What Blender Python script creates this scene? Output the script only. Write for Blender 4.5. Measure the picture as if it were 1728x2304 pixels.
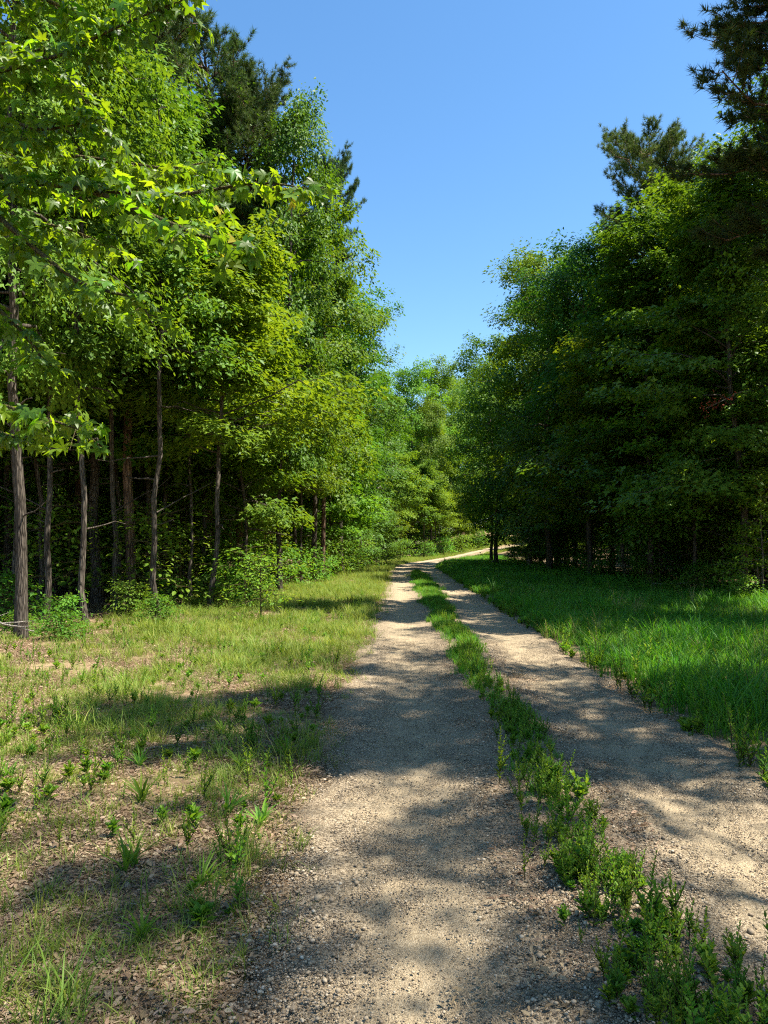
import bpy, math
import numpy as np
from mathutils import Vector, Matrix

R = math.radians
S = bpy.context.scene
for o in list(bpy.data.objects):
    bpy.data.objects.remove(o)

# ------------------------------------------------------------------ camera, sky, sun, exposure
CAM_Z, PITCH, FPX = 1.62, R(2.45), 769.0
cam_d = bpy.data.cameras.new("camera")
cam_d.sensor_fit = 'VERTICAL'
cam_d.sensor_height = 36.0
cam_d.lens = 36.0 * FPX / 1024.0
cam_d.clip_start, cam_d.clip_end = 0.05, 3000.0
cam = bpy.data.objects.new("camera", cam_d)
S.collection.objects.link(cam)
cam.location = (0, 0, CAM_Z)
cam.rotation_euler = (R(90) + PITCH, 0, 0)
S.camera = cam

SUN_AZ, SUN_EL = R(101), R(61)          # azimuth measured from +Y (view direction) towards +X
world = bpy.data.worlds.new("World")
S.world = world
world.use_nodes = True
wn = world.node_tree
wn.nodes.clear()
sky = wn.nodes.new('ShaderNodeTexSky')
sky.sky_type = 'NISHITA'
sky.sun_disc = False
sky.sun_elevation = SUN_EL
sky.sun_rotation = SUN_AZ
sky.altitude = 200
sky.air_density = 1.0
sky.dust_density = 0.35
sky.ozone_density = 2.0
bg = wn.nodes.new('ShaderNodeBackground')
bg.inputs['Strength'].default_value = 0.102
skysat = wn.nodes.new('ShaderNodeHueSaturation')
skysat.inputs['Hue'].default_value = .496
skysat.inputs['Saturation'].default_value = 1.2
wo = wn.nodes.new('ShaderNodeOutputWorld')
wn.links.new(sky.outputs[0], skysat.inputs['Color'])
wn.links.new(skysat.outputs[0], bg.inputs[0])
wn.links.new(bg.outputs[0], wo.inputs[0])

sun_d = bpy.data.lights.new("sun", 'SUN')
sun_d.energy = 5.0
sun_d.angle = R(0.55)
sun_d.color = (1.0, 0.94, 0.84)
sun = bpy.data.objects.new("sun", sun_d)
S.collection.objects.link(sun)
sdir = Vector((math.sin(SUN_AZ) * math.cos(SUN_EL), math.cos(SUN_AZ) * math.cos(SUN_EL), math.sin(SUN_EL)))
sun.rotation_euler = sdir.to_track_quat('Z', 'Y').to_euler()
sun.location = sdir * 60

vs = S.view_settings
vs.view_transform = 'Standard'
vs.look = 'None'
vs.exposure = 1.4
vs.gamma = 1.0
vs.use_curve_mapping = False
S.render.engine = 'CYCLES'
c = S.cycles
c.max_bounces = 5
c.diffuse_bounces = 2
c.glossy_bounces = 2
c.transmission_bounces = 3
c.transparent_max_bounces = 4
c.caustics_reflective = False
c.caustics_refractive = False
c.use_denoising = False
c.filter_width = 1.15
c.use_adaptive_sampling = True
c.adaptive_threshold = 0.012
c.sample_clamp_indirect = 4.0

# ------------------------------------------------------------------ helpers
COL = S.collection


def nrm(v):
    return v / np.maximum(np.linalg.norm(v, axis=-1, keepdims=True), 1e-9)


def at(px, py, Y):
    """photograph pixel (768x1024 frame) at forward distance Y -> place in the world"""
    cx, cy = (px - 384.0) / FPX, (512.0 - py) / FPX
    d = np.array([cx, math.cos(PITCH) - cy * math.sin(PITCH), math.sin(PITCH) + cy * math.cos(PITCH)])
    return d * (Y / d[1]) + np.array([0, 0, CAM_Z])


def project(x, y, z):
    dy, dz = y, z - CAM_Z
    f = dy * math.cos(PITCH) + dz * math.sin(PITCH)
    u = -dy * math.sin(PITCH) + dz * math.cos(PITCH)
    if f < 0.05:
        return None
    return 384 + FPX * x / f, 512 - FPX * u / f


def np_mesh(name, V, F, mats=(), attrs=None, smooth=False, fmat=None):
    """V (n,3), F (m,3) or (m,4) or list of both kinds"""
    Fs = F if isinstance(F, list) else [F]
    Fs = [f for f in Fs if len(f)]
    me = bpy.data.meshes.new(name)
    V = np.ascontiguousarray(V, dtype=np.float32)
    me.vertices.add(len(V))
    me.vertices.foreach_set('co', V.ravel())
    loops = np.concatenate([np.asarray(f, dtype=np.int32).ravel() for f in Fs])
    tot = np.concatenate([np.full(len(f), np.asarray(f).shape[1], dtype=np.int32) for f in Fs])
    st = np.concatenate([[0], np.cumsum(tot)[:-1]]).astype(np.int32)
    me.loops.add(len(loops))
    me.loops.foreach_set('vertex_index', loops)
    me.polygons.add(len(tot))
    me.polygons.foreach_set('loop_start', st)
    try:
        me.polygons.foreach_set('loop_total', tot)
    except Exception:
        pass
    me.update(calc_edges=True)
    for m in mats:
        me.materials.append(m)
    if fmat is not None:
        me.polygons.foreach_set('material_index', np.asarray(fmat, dtype=np.int32))
    if smooth:
        me.polygons.foreach_set('use_smooth', np.ones(len(tot), dtype=bool))
    for k, a in (attrs or {}).items():
        at_ = me.attributes.new(k, 'FLOAT', 'POINT')
        at_.data.foreach_set('value', np.ascontiguousarray(a, dtype=np.float32))
    return me


def link(name, data, parent=None, loc=None, rot=None, scale=None):
    o = bpy.data.objects.new(name, data)
    COL.objects.link(o)
    if parent is not None:
        o.parent = parent
    if loc is not None:
        o.location = loc
    if rot is not None:
        o.rotation_euler = rot
    if scale is not None:
        o.scale = scale
    return o


def tag(o, label=None, cat=None, group=None, kind=None):
    if label:
        o['label'] = label
    if cat:
        o['category'] = cat
    if group:
        o['group'] = group
    if kind:
        o['kind'] = kind
    return o


class MB:
    """collects numpy pieces into one mesh"""

    def __init__(self):
        self.V, self.T, self.Q, self.A, self.n = [], [], [], [], 0

    def add(self, V, T=None, Q=None, a=None):
        V = np.asarray(V, dtype=float)
        if T is not None and len(T):
            self.T.append(np.asarray(T) + self.n)
        if Q is not None and len(Q):
            self.Q.append(np.asarray(Q) + self.n)
        self.V.append(V)
        self.A.append(np.full(len(V), 0.5) if a is None else np.broadcast_to(np.asarray(a, dtype=float), (len(V),)))
        self.n += len(V)

    def tube(self, P, rad, sides=6, cap=False, a=None):
        P = np.asarray(P, dtype=float)
        rad = np.broadcast_to(np.asarray(rad, dtype=float), (len(P),))
        t = nrm(np.gradient(P, axis=0))
        ref = np.where(np.abs(t[:, 2:3]) > 0.9, np.array([[1.0, 0, 0]]), np.array([[0, 0, 1.0]]))
        a1 = nrm(np.cross(ref, t))
        a2 = np.cross(t, a1)
        an = np.linspace(0, 2 * np.pi, sides, endpoint=False)
        V = P[:, None] + rad[:, None, None] * (np.cos(an)[None, :, None] * a1[:, None] + np.sin(an)[None, :, None] * a2[:, None])
        n = len(P)
        i = np.arange(n - 1)[:, None] * sides
        j = np.arange(sides)[None]
        k = (j + 1) % sides
        Q = np.stack([i + j, i + k, i + sides + k, i + sides + j], -1).reshape(-1, 4)
        T = None
        if cap:
            e = (n - 1) * sides
            T = np.array([[e, e + q, e + q + 1] for q in range(1, sides - 1)] + [[0, q + 1, q] for q in range(1, sides - 1)])
        self.add(V.reshape(-1, 3), T, Q, a)

    def mesh(self, name, mats, smooth=False):
        V = np.concatenate(self.V)
        F = []
        if self.T:
            F.append(np.concatenate(self.T))
        if self.Q:
            F.append(np.concatenate(self.Q))
        return np_mesh(name, V, F, mats, {'tint': np.concatenate(self.A)}, smooth)


LEAF_T = {
    'diamond': (np.array([[0, 0, 0], [.42, .5, .09], [1, 0, -.06], [.42, -.5, .09]]), np.array([[0, 2, 1], [0, 3, 2]])),
    'needle': (np.array([[0, 0, 0], [.4, .5, .012], [1, 0, .0], [.4, -.5, .012]]), np.array([[0, 2, 1], [0, 3, 2]])),
    'lobed': (np.array([[0, 0, 0], [.38, .62, .05], [.50, .24, .07], [1, 0, -.10], [.50, -.24, .07], [.38, -.62, .05]]),
              np.array([[0, 2, 1], [0, 3, 2], [0, 4, 3], [0, 5, 4]])),
    'oval': (np.array([[0, 0, 0], [.3, .42, .07], [.68, .4, .06], [1, 0, -.08], [.68, -.4, .06], [.3, -.42, .07]]),
             np.array([[0, 2, 1], [0, 3, 2], [0, 4, 3], [0, 5, 4]])),
}


def leaf_arrays(P, D, N, L, W, tint, shape):
    T, F = LEAF_T[shape]
    D = nrm(D)
    Sd = nrm(np.cross(N, D))
    Nn = np.cross(D, Sd)
    n = len(P)
    L = np.broadcast_to(L, (n,))[:, None, None]
    W = np.broadcast_to(W, (n,))[:, None, None]
    V = P[:, None] + L * T[None, :, 0:1] * D[:, None] + W * T[None, :, 1:2] * Sd[:, None] + L * T[None, :, 2:3] * Nn[:, None]
    k = len(T)
    FF = (F[None] + (np.arange(n) * k)[:, None, None]).reshape(-1, 3)
    return V.reshape(-1, 3), FF, np.repeat(np.broadcast_to(tint, (n,)), k)


# ------------------------------------------------------------------ materials
def new_mat(name):
    m = bpy.data.materials.new(name)
    m.use_nodes = True
    nt = m.node_tree
    nt.nodes.clear()
    out = nt.nodes.new('ShaderNodeOutputMaterial')
    return m, nt, out


def node(nt, t, **kw):
    n = nt.nodes.new('ShaderNode' + t)
    for k, v in kw.items():
        if k.startswith('i_'):
            key = k[2:]
            n.inputs[int(key) if key.isdigit() else key.replace('_', ' ')].default_value = v
        else:
            setattr(n, k, v)
    return n


def ramp(nt, stops, interp='LINEAR'):
    n = nt.nodes.new('ShaderNodeValToRGB')
    cr = n.color_ramp
    cr.interpolation = interp
    while len(cr.elements) < len(stops):
        cr.elements.new(0.5)
    for e, (p, col) in zip(cr.elements, stops):
        e.position = p
        e.color = (*col, 1) if len(col) == 3 else col
    return n


def leaf_mat(name, cols, trans=(1.5, 1.35, .5), mixf=0.42, rough=.45, spec=.13, objvar=.22, hue=.02):
    m, nt, out = new_mat(name)
    L = nt.links.new
    at_ = node(nt, 'Attribute', attribute_name='tint')
    rp = ramp(nt, [(0, cols[0]), (.5, cols[1]), (1, cols[2])])
    L(at_.outputs['Fac'], rp.inputs[0])
    oi = node(nt, 'ObjectInfo')
    mr = node(nt, 'MapRange', i_3=1 - objvar, i_4=1 + objvar)
    L(oi.outputs['Random'], mr.inputs[0])
    mr2 = node(nt, 'MapRange', i_3=.5 - hue, i_4=.5 + hue)
    ml = node(nt, 'Math', operation='MULTIPLY', i_1=7.31)
    fr = node(nt, 'Math', operation='FRACT')
    L(oi.outputs['Random'], ml.inputs[0]); L(ml.outputs[0], fr.inputs[0]); L(fr.outputs[0], mr2.inputs[0])
    hs = node(nt, 'HueSaturation')
    L(rp.outputs[0], hs.inputs['Color']); L(mr.outputs[0], hs.inputs['Value']); L(mr2.outputs[0], hs.inputs['Hue'])
    pb = node(nt, 'BsdfPrincipled')
    pb.inputs['Roughness'].default_value = rough
    pb.inputs['Specular IOR Level'].default_value = spec
    L(hs.outputs[0], pb.inputs['Base Color'])
    tm = node(nt, 'Mix', data_type='RGBA', blend_type='MULTIPLY')
    tm.inputs[0].default_value = 1
    tm.inputs[7].default_value = (*trans, 1)
    L(hs.outputs[0], tm.inputs[6])
    tr = node(nt, 'BsdfTranslucent')
    L(tm.outputs[2], tr.inputs[0])
    mx = node(nt, 'MixShader')
    mx.inputs[0].default_value = mixf
    L(pb.outputs[0], mx.inputs[1]); L(tr.outputs[0], mx.inputs[2])
    L(mx.outputs[0], out.inputs[0])
    return m


def bark_mat(name, c1, c2, scale=1.0, plates=False):
    m, nt, out = new_mat(name)
    L = nt.links.new
    tc = node(nt, 'TexCoord')
    mp = node(nt, 'Mapping')
    mp.inputs['Scale'].default_value = (14 * scale, 14 * scale, 2.6 * scale)
    L(tc.outputs['Object'], mp.inputs[0])
    nz = node(nt, 'TexNoise', i_Scale=1.0, i_Detail=6.0, i_Roughness=.65)
    L(mp.outputs[0], nz.inputs['Vector'])
    vo = node(nt, 'TexVoronoi', feature='DISTANCE_TO_EDGE', i_Scale=.9 if plates else 1.4)
    L(mp.outputs[0], vo.inputs['Vector'])
    big = node(nt, 'TexNoise', i_Scale=.8, i_Detail=3.0)
    L(tc.outputs['Object'], big.inputs['Vector'])
    mu = node(nt, 'Math', operation='MULTIPLY')
    mr = node(nt, 'MapRange', i_1=0.0, i_2=.28)
    L(vo.outputs['Distance'], mr.inputs[0])
    L(nz.outputs['Fac'], mu.inputs[0]); L(mr.outputs[0], mu.inputs[1])
    ad = node(nt, 'Math', operation='ADD')
    L(mu.outputs[0], ad.inputs[0])
    mb = node(nt, 'Math', operation='MULTIPLY_ADD', i_1=.7, i_2=-.25)
    L(big.outputs['Fac'], mb.inputs[0]); L(mb.outputs[0], ad.inputs[1])
    rp = ramp(nt, [(0.05, c1), (.65, c2)])
    L(ad.outputs[0], rp.inputs[0])
    pb = node(nt, 'BsdfPrincipled')
    pb.inputs['Roughness'].default_value = .9
    pb.inputs['Specular IOR Level'].default_value = .15
    L(rp.outputs[0], pb.inputs['Base Color'])
    bp = node(nt, 'Bump', i_Strength=.9, i_Distance=.03)
    L(mu.outputs[0], bp.inputs['Height']); L(bp.outputs[0], pb.inputs['Normal'])
    L(pb.outputs[0], out.inputs[0])
    return m


M = {}
M['oak_leaf'] = leaf_mat('oak_leaf', ((.038, .10, .014), (.075, .165, .02), (.155, .255, .034)), trans=(1.7, 1.5, .45), mixf=.33)
M['hickory_leaf'] = leaf_mat('hickory_leaf', ((.05, .125, .015), (.10, .20, .02), (.19, .295, .036)), trans=(1.7, 1.5, .42), mixf=.36)
M['maple_leaf'] = leaf_mat('maple_leaf', ((.065, .145, .016), (.13, .235, .022), (.24, .34, .042)), trans=(1.8, 1.55, .4), mixf=.40)
M['gum_leaf'] = leaf_mat('gum_leaf', ((.06, .15, .018), (.12, .24, .022), (.23, .36, .035)), trans=(2.2, 1.9, .3), mixf=.54, rough=.42, spec=.4)
M['yellow_leaf'] = leaf_mat('yellow_leaf', ((.36, .36, .03), (.44, .43, .04), (.50, .48, .06)), trans=(1.2, 1.1, .5), mixf=.5)
M['pine_needle'] = leaf_mat('pine_needle', ((.035, .068, .018), (.07, .115, .028), (.13, .165, .048)), trans=(1.3, 1.3, .6), mixf=.3, rough=.5)
M['grass_lush'] = leaf_mat('grass_lush', ((.05, .16, .018), (.10, .28, .024), (.20, .36, .045)), trans=(1.5, 1.4, .4), mixf=.5, rough=.5, spec=.3)
M['grass_dry'] = leaf_mat('grass_dry', ((.11, .20, .026), (.215, .30, .045), (.40, .39, .115)), trans=(1.3, 1.25, .6), mixf=.42, rough=.55, spec=.25)
M['straw'] = leaf_mat('straw', ((.20, .20, .06), (.34, .29, .11), (.46, .38, .18)), trans=(1.1, 1, .7), mixf=.3, rough=.6)
M['weed_leaf'] = leaf_mat('weed_leaf', ((.065, .16, .022), (.125, .26, .03), (.24, .36, .05)), trans=(1.5, 1.35, .4), mixf=.45)
M['russet_leaf'] = leaf_mat('russet_leaf', ((.16, .04, .02), (.25, .08, .035), (.34, .13, .06)), trans=(1.2, 1, .8), mixf=.3, rough=.7)
M['dead_leaf'] = leaf_mat('dead_leaf', ((.13, .088, .05), (.28, .195, .115), (.44, .345, .225)), trans=(1.1, 1, .8), mixf=.15, rough=.75, spec=.2, hue=.015)
M['bark'] = bark_mat('bark', (.028, .022, .017), (.155, .128, .10))
M['pine_bark'] = bark_mat('pine_bark', (.035, .022, .016), (.27, .17, .115), .8, True)
M['grey_bark'] = bark_mat('grey_bark', (.06, .052, .043), (.30, .265, .21), 1.2)
M['dead_wood'] = bark_mat('dead_wood', (.17, .14, .11), (.46, .41, .34), 1.6)
M['twig'] = bark_mat('twig', (.06, .045, .02), (.17, .15, .05), 3)


def ground_mat():
    m, nt, out = new_mat('forest_floor')
    L = nt.links.new
    tc = node(nt, 'TexCoord')
    n1 = node(nt, 'TexNoise', i_Scale=.7, i_Detail=5.0, i_Roughness=.6)
    n2 = node(nt, 'TexNoise', i_Scale=38.0, i_Detail=4.0, i_Roughness=.7)
    vo = node(nt, 'TexVoronoi', i_Scale=26.0, i_Randomness=1.0)
    n3 = node(nt, 'TexNoise', i_Scale=3.2, i_Detail=4.0)
    for n in (n1, n2, vo, n3):
        L(tc.outputs['Object'], n.inputs['Vector'])
    sp = node(nt, 'SeparateColor')
    L(vo.outputs['Color'], sp.inputs[0])
    ml = node(nt, 'Math', operation='MULTIPLY_ADD', i_1=.55, i_2=0.0)
    L(sp.outputs[0], ml.inputs[0])
    ad = node(nt, 'Math', operation='MULTIPLY_ADD', i_1=.55)
    L(n2.outputs['Fac'], ad.inputs[0]); L(ml.outputs[0], ad.inputs[2])
    rp = ramp(nt, [(.12, (.045, .03, .017)), (.42, (.14, .09, .05)), (.66, (.23, .155, .09)), (.92, (.36, .27, .18))])
    L(ad.outputs[0], rp.inputs[0])
    # thin moss and low green between the dead leaves
    rg = ramp(nt, [(.48, (0, 0, 0)), (.68, (1, 1, 1))])
    L(n3.outputs['Fac'], rg.inputs[0])
    gm = node(nt, 'Math', operation='MULTIPLY', i_1=.5)
    L(rg.outputs[0], gm.inputs[0])
    mx = node(nt, 'Mix', data_type='RGBA')
    mx.inputs[7].default_value = (.16, .17, .045, 1)
    L(gm.outputs[0], mx.inputs[0]); L(rp.outputs[0], mx.inputs[6])
    # reddish bare soil patches
    rs = ramp(nt, [(.46, (0, 0, 0)), (.62, (1, 1, 1))])
    L(n1.outputs['Fac'], rs.inputs[0])
    sm = node(nt, 'Math', operation='MULTIPLY', i_1=.55)
    L(rs.outputs[0], sm.inputs[0])
    m2 = node(nt, 'Mix', data_type='RGBA')
    m2.inputs[7].default_value = (.36, .255, .15, 1)
    L(sm.outputs[0], m2.inputs[0]); L(mx.outputs[2], m2.inputs[6])
    pb = node(nt, 'BsdfPrincipled')
    pb.inputs['Roughness'].default_value = .95
    pb.inputs['Specular IOR Level'].default_value = .1
    L(m2.outputs[2], pb.inputs['Base Color'])
    bp = node(nt, 'Bump', i_Strength=.9, i_Distance=.02)
    L(ad.outputs[0], bp.inputs['Height']); L(bp.outputs[0], pb.inputs['Normal'])
    L(pb.outputs[0], out.inputs[0])
    return m


def gravel_mat():
    m, nt, out = new_mat('gravel')
    L = nt.links.new
    tc = node(nt, 'TexCoord')
    ac = node(nt, 'Attribute', attribute_name='across')
    # stones of two sizes
    v1 = node(nt, 'TexVoronoi', i_Scale=95.0)
    v1e = node(nt, 'TexVoronoi', feature='DISTANCE_TO_EDGE', i_Scale=95.0)
    v2 = node(nt, 'TexVoronoi', i_Scale=210.0)
    nz = node(nt, 'TexNoise', i_Scale=1.3, i_Detail=5.0, i_Roughness=.6)
    nf = node(nt, 'TexNoise', i_Scale=240.0, i_Detail=3.0)
    mp = node(nt, 'Mapping')
    mp.inputs['Scale'].default_value = (9, .7, 1)
    L(tc.outputs['Object'], mp.inputs[0])
    ns = node(nt, 'TexNoise', i_Scale=1.0, i_Detail=4.0)
    L(mp.outputs[0], ns.inputs['Vector'])
    for n in (v1, v1e, v2, nz, nf):
        L(tc.outputs['Object'], n.inputs['Vector'])
    s1 = node(nt, 'SeparateColor'); L(v1.outputs['Color'], s1.inputs[0])
    s2 = node(nt, 'SeparateColor'); L(v2.outputs['Color'], s2.inputs[0])
    stone = ramp(nt, [(0, (.08, .06, .04)), (.3, (.21, .16, .098)), (.65, (.37, .285, .178)), (1, (.50, .405, .275))])
    L(s1.outputs[0], stone.inputs[0])
    sand = ramp(nt, [(0, (.23, .17, .10)), (.45, (.42, .325, .195)), (1, (.54, .435, .28))])
    L(s2.outputs[0], sand.inputs[0])
    # how compacted: wheel paths at |across| ~ .85
    ab = node(nt, 'Math', operation='ABSOLUTE'); L(ac.outputs['Fac'], ab.inputs[0])
    d0 = node(nt, 'Math', operation='SUBTRACT', i_1=.88); L(ab.outputs[0], d0.inputs[0])
    d1 = node(nt, 'Math', operation='ABSOLUTE'); L(d0.outputs[0], d1.inputs[0])
    comp = node(nt, 'MapRange', i_1=.42, i_2=.08); L(d1.outputs[0], comp.inputs[0])
    nmr = node(nt, 'MapRange', i_1=.35, i_2=.65, i_3=-.35, i_4=.45)
    mixn = node(nt, 'Math', operation='ADD')
    L(nz.outputs['Fac'], mixn.inputs[0]); L(ns.outputs['Fac'], mixn.inputs[1])
    hv = node(nt, 'Math', operation='MULTIPLY', i_1=.5); L(mixn.outputs[0], hv.inputs[0])
    L(hv.outputs[0], nmr.inputs[0])
    f = node(nt, 'Math', operation='ADD', use_clamp=True)
    L(comp.outputs[0], f.inputs[0]); L(nmr.outputs[0], f.inputs[1])
    f2 = node(nt, 'Math', operation='MULTIPLY', i_1=.8); L(f.outputs[0], f2.inputs[0])
    mx = node(nt, 'Mix', data_type='RGBA')
    L(f2.outputs[0], mx.inputs[0]); L(stone.outputs[0], mx.inputs[6]); L(sand.outputs[0], mx.inputs[7])
    # dark organic crumbs
    cr = ramp(nt, [(.60, (0, 0, 0)), (.68, (1, 1, 1))])
    L(nf.outputs['Fac'], cr.inputs[0])
    m3 = node(nt, 'Mix', data_type='RGBA')
    m3.inputs[7].default_value = (.09, .065, .04, 1)
    cm = node(nt, 'Math', operation='MULTIPLY', i_1=.6); L(cr.outputs[0], cm.inputs[0])
    L(cm.outputs[0], m3.inputs[0]); L(mx.outputs[2], m3.inputs[6])
    # brown litter-stained soil along the middle and the edges
    edge = node(nt, 'MapRange', i_1=1.35, i_2=1.75); L(ab.outputs[0], edge.inputs[0])
    mid = node(nt, 'MapRange', i_1=.42, i_2=.1); L(ab.outputs[0], mid.inputs[0])
    em = node(nt, 'Math', operation='MAXIMUM'); L(edge.outputs[0], em.inputs[0]); L(mid.outputs[0], em.inputs[1])
    e2 = node(nt, 'Math', operation='MULTIPLY', i_1=.6); L(em.outputs[0], e2.inputs[0])
    m4 = node(nt, 'Mix', data_type='RGBA')
    m4.inputs[7].default_value = (.20, .135, .08, 1)
    L(e2.outputs[0], m4.inputs[0]); L(m3.outputs[2], m4.inputs[6])
    pb = node(nt, 'BsdfPrincipled')
    pb.inputs['Roughness'].default_value = .9
    pb.inputs['Specular IOR Level'].default_value = .2
    L(m4.outputs[2], pb.inputs['Base Color'])
    wv = node(nt, 'Math', operation='MULTIPLY', i_1=95.0); L(ac.outputs['Fac'], wv.inputs[0])
    wn_ = node(nt, 'Math', operation='MULTIPLY_ADD', i_1=5.0); L(nz.outputs['Fac'], wn_.inputs[0]); L(wv.outputs[0], wn_.inputs[2])
    ws = node(nt, 'Math', operation='SINE'); L(wn_.outputs[0], ws.inputs[0])
    wm = node(nt, 'Math', operation='MULTIPLY'); L(ws.outputs[0], wm.inputs[0]); L(f2.outputs[0], wm.inputs[1])
    w3 = node(nt, 'Math', operation='MULTIPLY', i_1=.22); L(wm.outputs[0], w3.inputs[0])
    hh = node(nt, 'Math', operation='MULTIPLY_ADD', i_1=1.2); h0 = node(nt, 'Math', operation='ADD'); L(nf.outputs['Fac'], h0.inputs[0]); L(w3.outputs[0], h0.inputs[1]); L(v1e.outputs['Distance'], hh.inputs[0]); L(h0.outputs[0], hh.inputs[2])
    bp = node(nt, 'Bump', i_Strength=1.0, i_Distance=.008)
    L(hh.outputs[0], bp.inputs['Height']); L(bp.outputs[0], pb.inputs['Normal'])
    L(pb.outputs[0], out.inputs[0])
    return m


def stone_mat():
    m, nt, out = new_mat('stone')
    L = nt.links.new
    oi = node(nt, 'ObjectInfo')
    tn = node(nt, 'Attribute', attribute_name='tint')
    rp = ramp(nt, [(0, (.09, .07, .048)), (.45, (.27, .205, .13)), (.8, (.40, .315, .205)), (1, (.54, .45, .33))])
    ad = node(nt, 'Math', operation='MULTIPLY_ADD', i_1=.25, i_2=-.12)
    L(oi.outputs['Random'], ad.inputs[0])
    a2 = node(nt, 'Math', operation='ADD')
    L(tn.outputs['Fac'], a2.inputs[0]); L(ad.outputs[0], a2.inputs[1]); L(a2.outputs[0], rp.inputs[0])
    pb = node(nt, 'BsdfPrincipled')
    pb.inputs['Roughness'].default_value = .85
    L(rp.outputs[0], pb.inputs['Base Color'])
    L(pb.outputs[0], out.inputs[0])
    return m


M['ground'] = ground_mat()
M['gravel'] = gravel_mat()
M['stone'] = stone_mat()


# ------------------------------------------------------------------ the lie of the land
def xc(y):
    """road centre line"""
    y = np.asarray(y, dtype=float)
    return .97 + .0213 * y + .00065 * np.maximum(0, y - 48) ** 2.5


def sstep(a, b, x):
    t = np.clip((np.asarray(x, dtype=float) - a) / (b - a), 0, 1)
    return t * t * (3 - 2 * t)


def base_z(x, y):
    x = np.asarray(x, dtype=float); y = np.asarray(y, dtype=float)
    t = np.clip(y - 62, 0, 70)
    rise = .00085 * t ** 2 * sstep(2, 16, x) + .00012 * t ** 2
    bump = .035 * np.sin(x * .9 + 1.3 * np.sin(y * .23)) + .03 * np.sin(y * .55 + x * .4) + .02 * np.sin(x * 2.1 - y * 1.3)
    off = sstep(1.8, 3.5, np.abs(x - xc(np.minimum(y, 110))))
    return rise + bump * off


def ground_z(x, y):
    d = np.abs(np.asarray(x) - xc(np.minimum(y, 118)))
    return base_z(x, y) - .08 * sstep(2.0, 1.35, d)


def left_edge(y):
    """x of the wood's edge on the left"""
    return np.interp(y, [0, 5, 12, 16, 24, 32, 50, 62, 72, 85, 95], [-7.5, -6.8, -6.1, -5.3, -5.0, -4.1, -2.6, -1.2, .3, 2.5, 6])


def right_edge(y):
    return np.interp(y, [0, 12, 25, 45, 62, 72], [8.6, 9.2, 10.4, 11.0, 11.6, 12.4])


def axis(fine0, fine1, step, lo, hi, grow=1.25):
    a = list(np.arange(fine0, fine1, step))
    s, v = step, fine1
    while v < hi:
        a.append(v); s *= grow; v += s
    a.append(hi)
    s, v = step, fine0
    b = []
    while v > lo:
        s *= grow; v -= s; b.append(max(v, lo))
    return np.array(sorted(set(b + a)))


gx = axis(-8, 11, .3, -450, 450)
gy = axis(0, 40, .3, -150, 900, 1.12)
X, Y = np.meshgrid(gx, gy, indexing='ij')
Z = ground_z(X, Y)
V = np.stack([X, Y, Z], -1).reshape(-1, 3)
nx, ny = len(gx), len(gy)
i, j = np.meshgrid(np.arange(nx - 1), np.arange(ny - 1), indexing='ij')
q = (i * ny + j).ravel()
F = np.stack([q, q + ny, q + ny + 1, q + 1], -1)
g = link('ground', np_mesh('ground', V, F, [M['ground']], smooth=True))
tag(g, 'brown forest floor of dead leaves and thin soil', kind='structure')

# road sheet: two wheel tracks with a raised middle
rng = np.random.default_rng(3)
ry = np.concatenate([np.arange(-6, 30, .16), np.arange(30, 118.5, .6)])
ru = np.linspace(-1.95, 1.95, 53)
cx_ = xc(ry)
slope = np.gradient(cx_, ry)
nl = np.sqrt(1 + slope ** 2)
RX = cx_[:, None] + ru[None] / nl[:, None]
RY = ry[:, None] - ru[None] * (slope / nl)[:, None]
prof = -.035 * np.exp(-((np.abs(ru) - .88) / .34) ** 2) + .03 * np.exp(-(ru / .25) ** 2)
RZ = base_z(cx_[:, None] + 0 * ru, ry[:, None]) + prof[None]
wob = .12 * np.sin(ry * 1.7) + .1 * np.sin(ry * .61 + 2) + .07 * np.sin(ry * 4.3)
edge = sstep(1.42, 1.85, np.abs(ru)[None] + wob[:, None] * np.sign(ru)[None])
RZ = RZ - .10 * edge + .006 * rng.standard_normal(RZ.shape)
V = np.stack([RX, RY, RZ], -1).reshape(-1, 3)
n0, n1 = RX.shape
i, j = np.meshgrid(np.arange(n0 - 1), np.arange(n1 - 1), indexing='ij')
q = (i * n1 + j).ravel()
F = np.stack([q, q + 1, q + n1 + 1, q + n1], -1)
rd = link('gravel_road', np_mesh('gravel_road', V, F, [M['gravel']], {'across': np.broadcast_to(ru[None], RX.shape).ravel()}, smooth=True))
tag(rd, 'tan gravel track with two wheel ruts running ahead and bending right', kind='structure')


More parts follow.
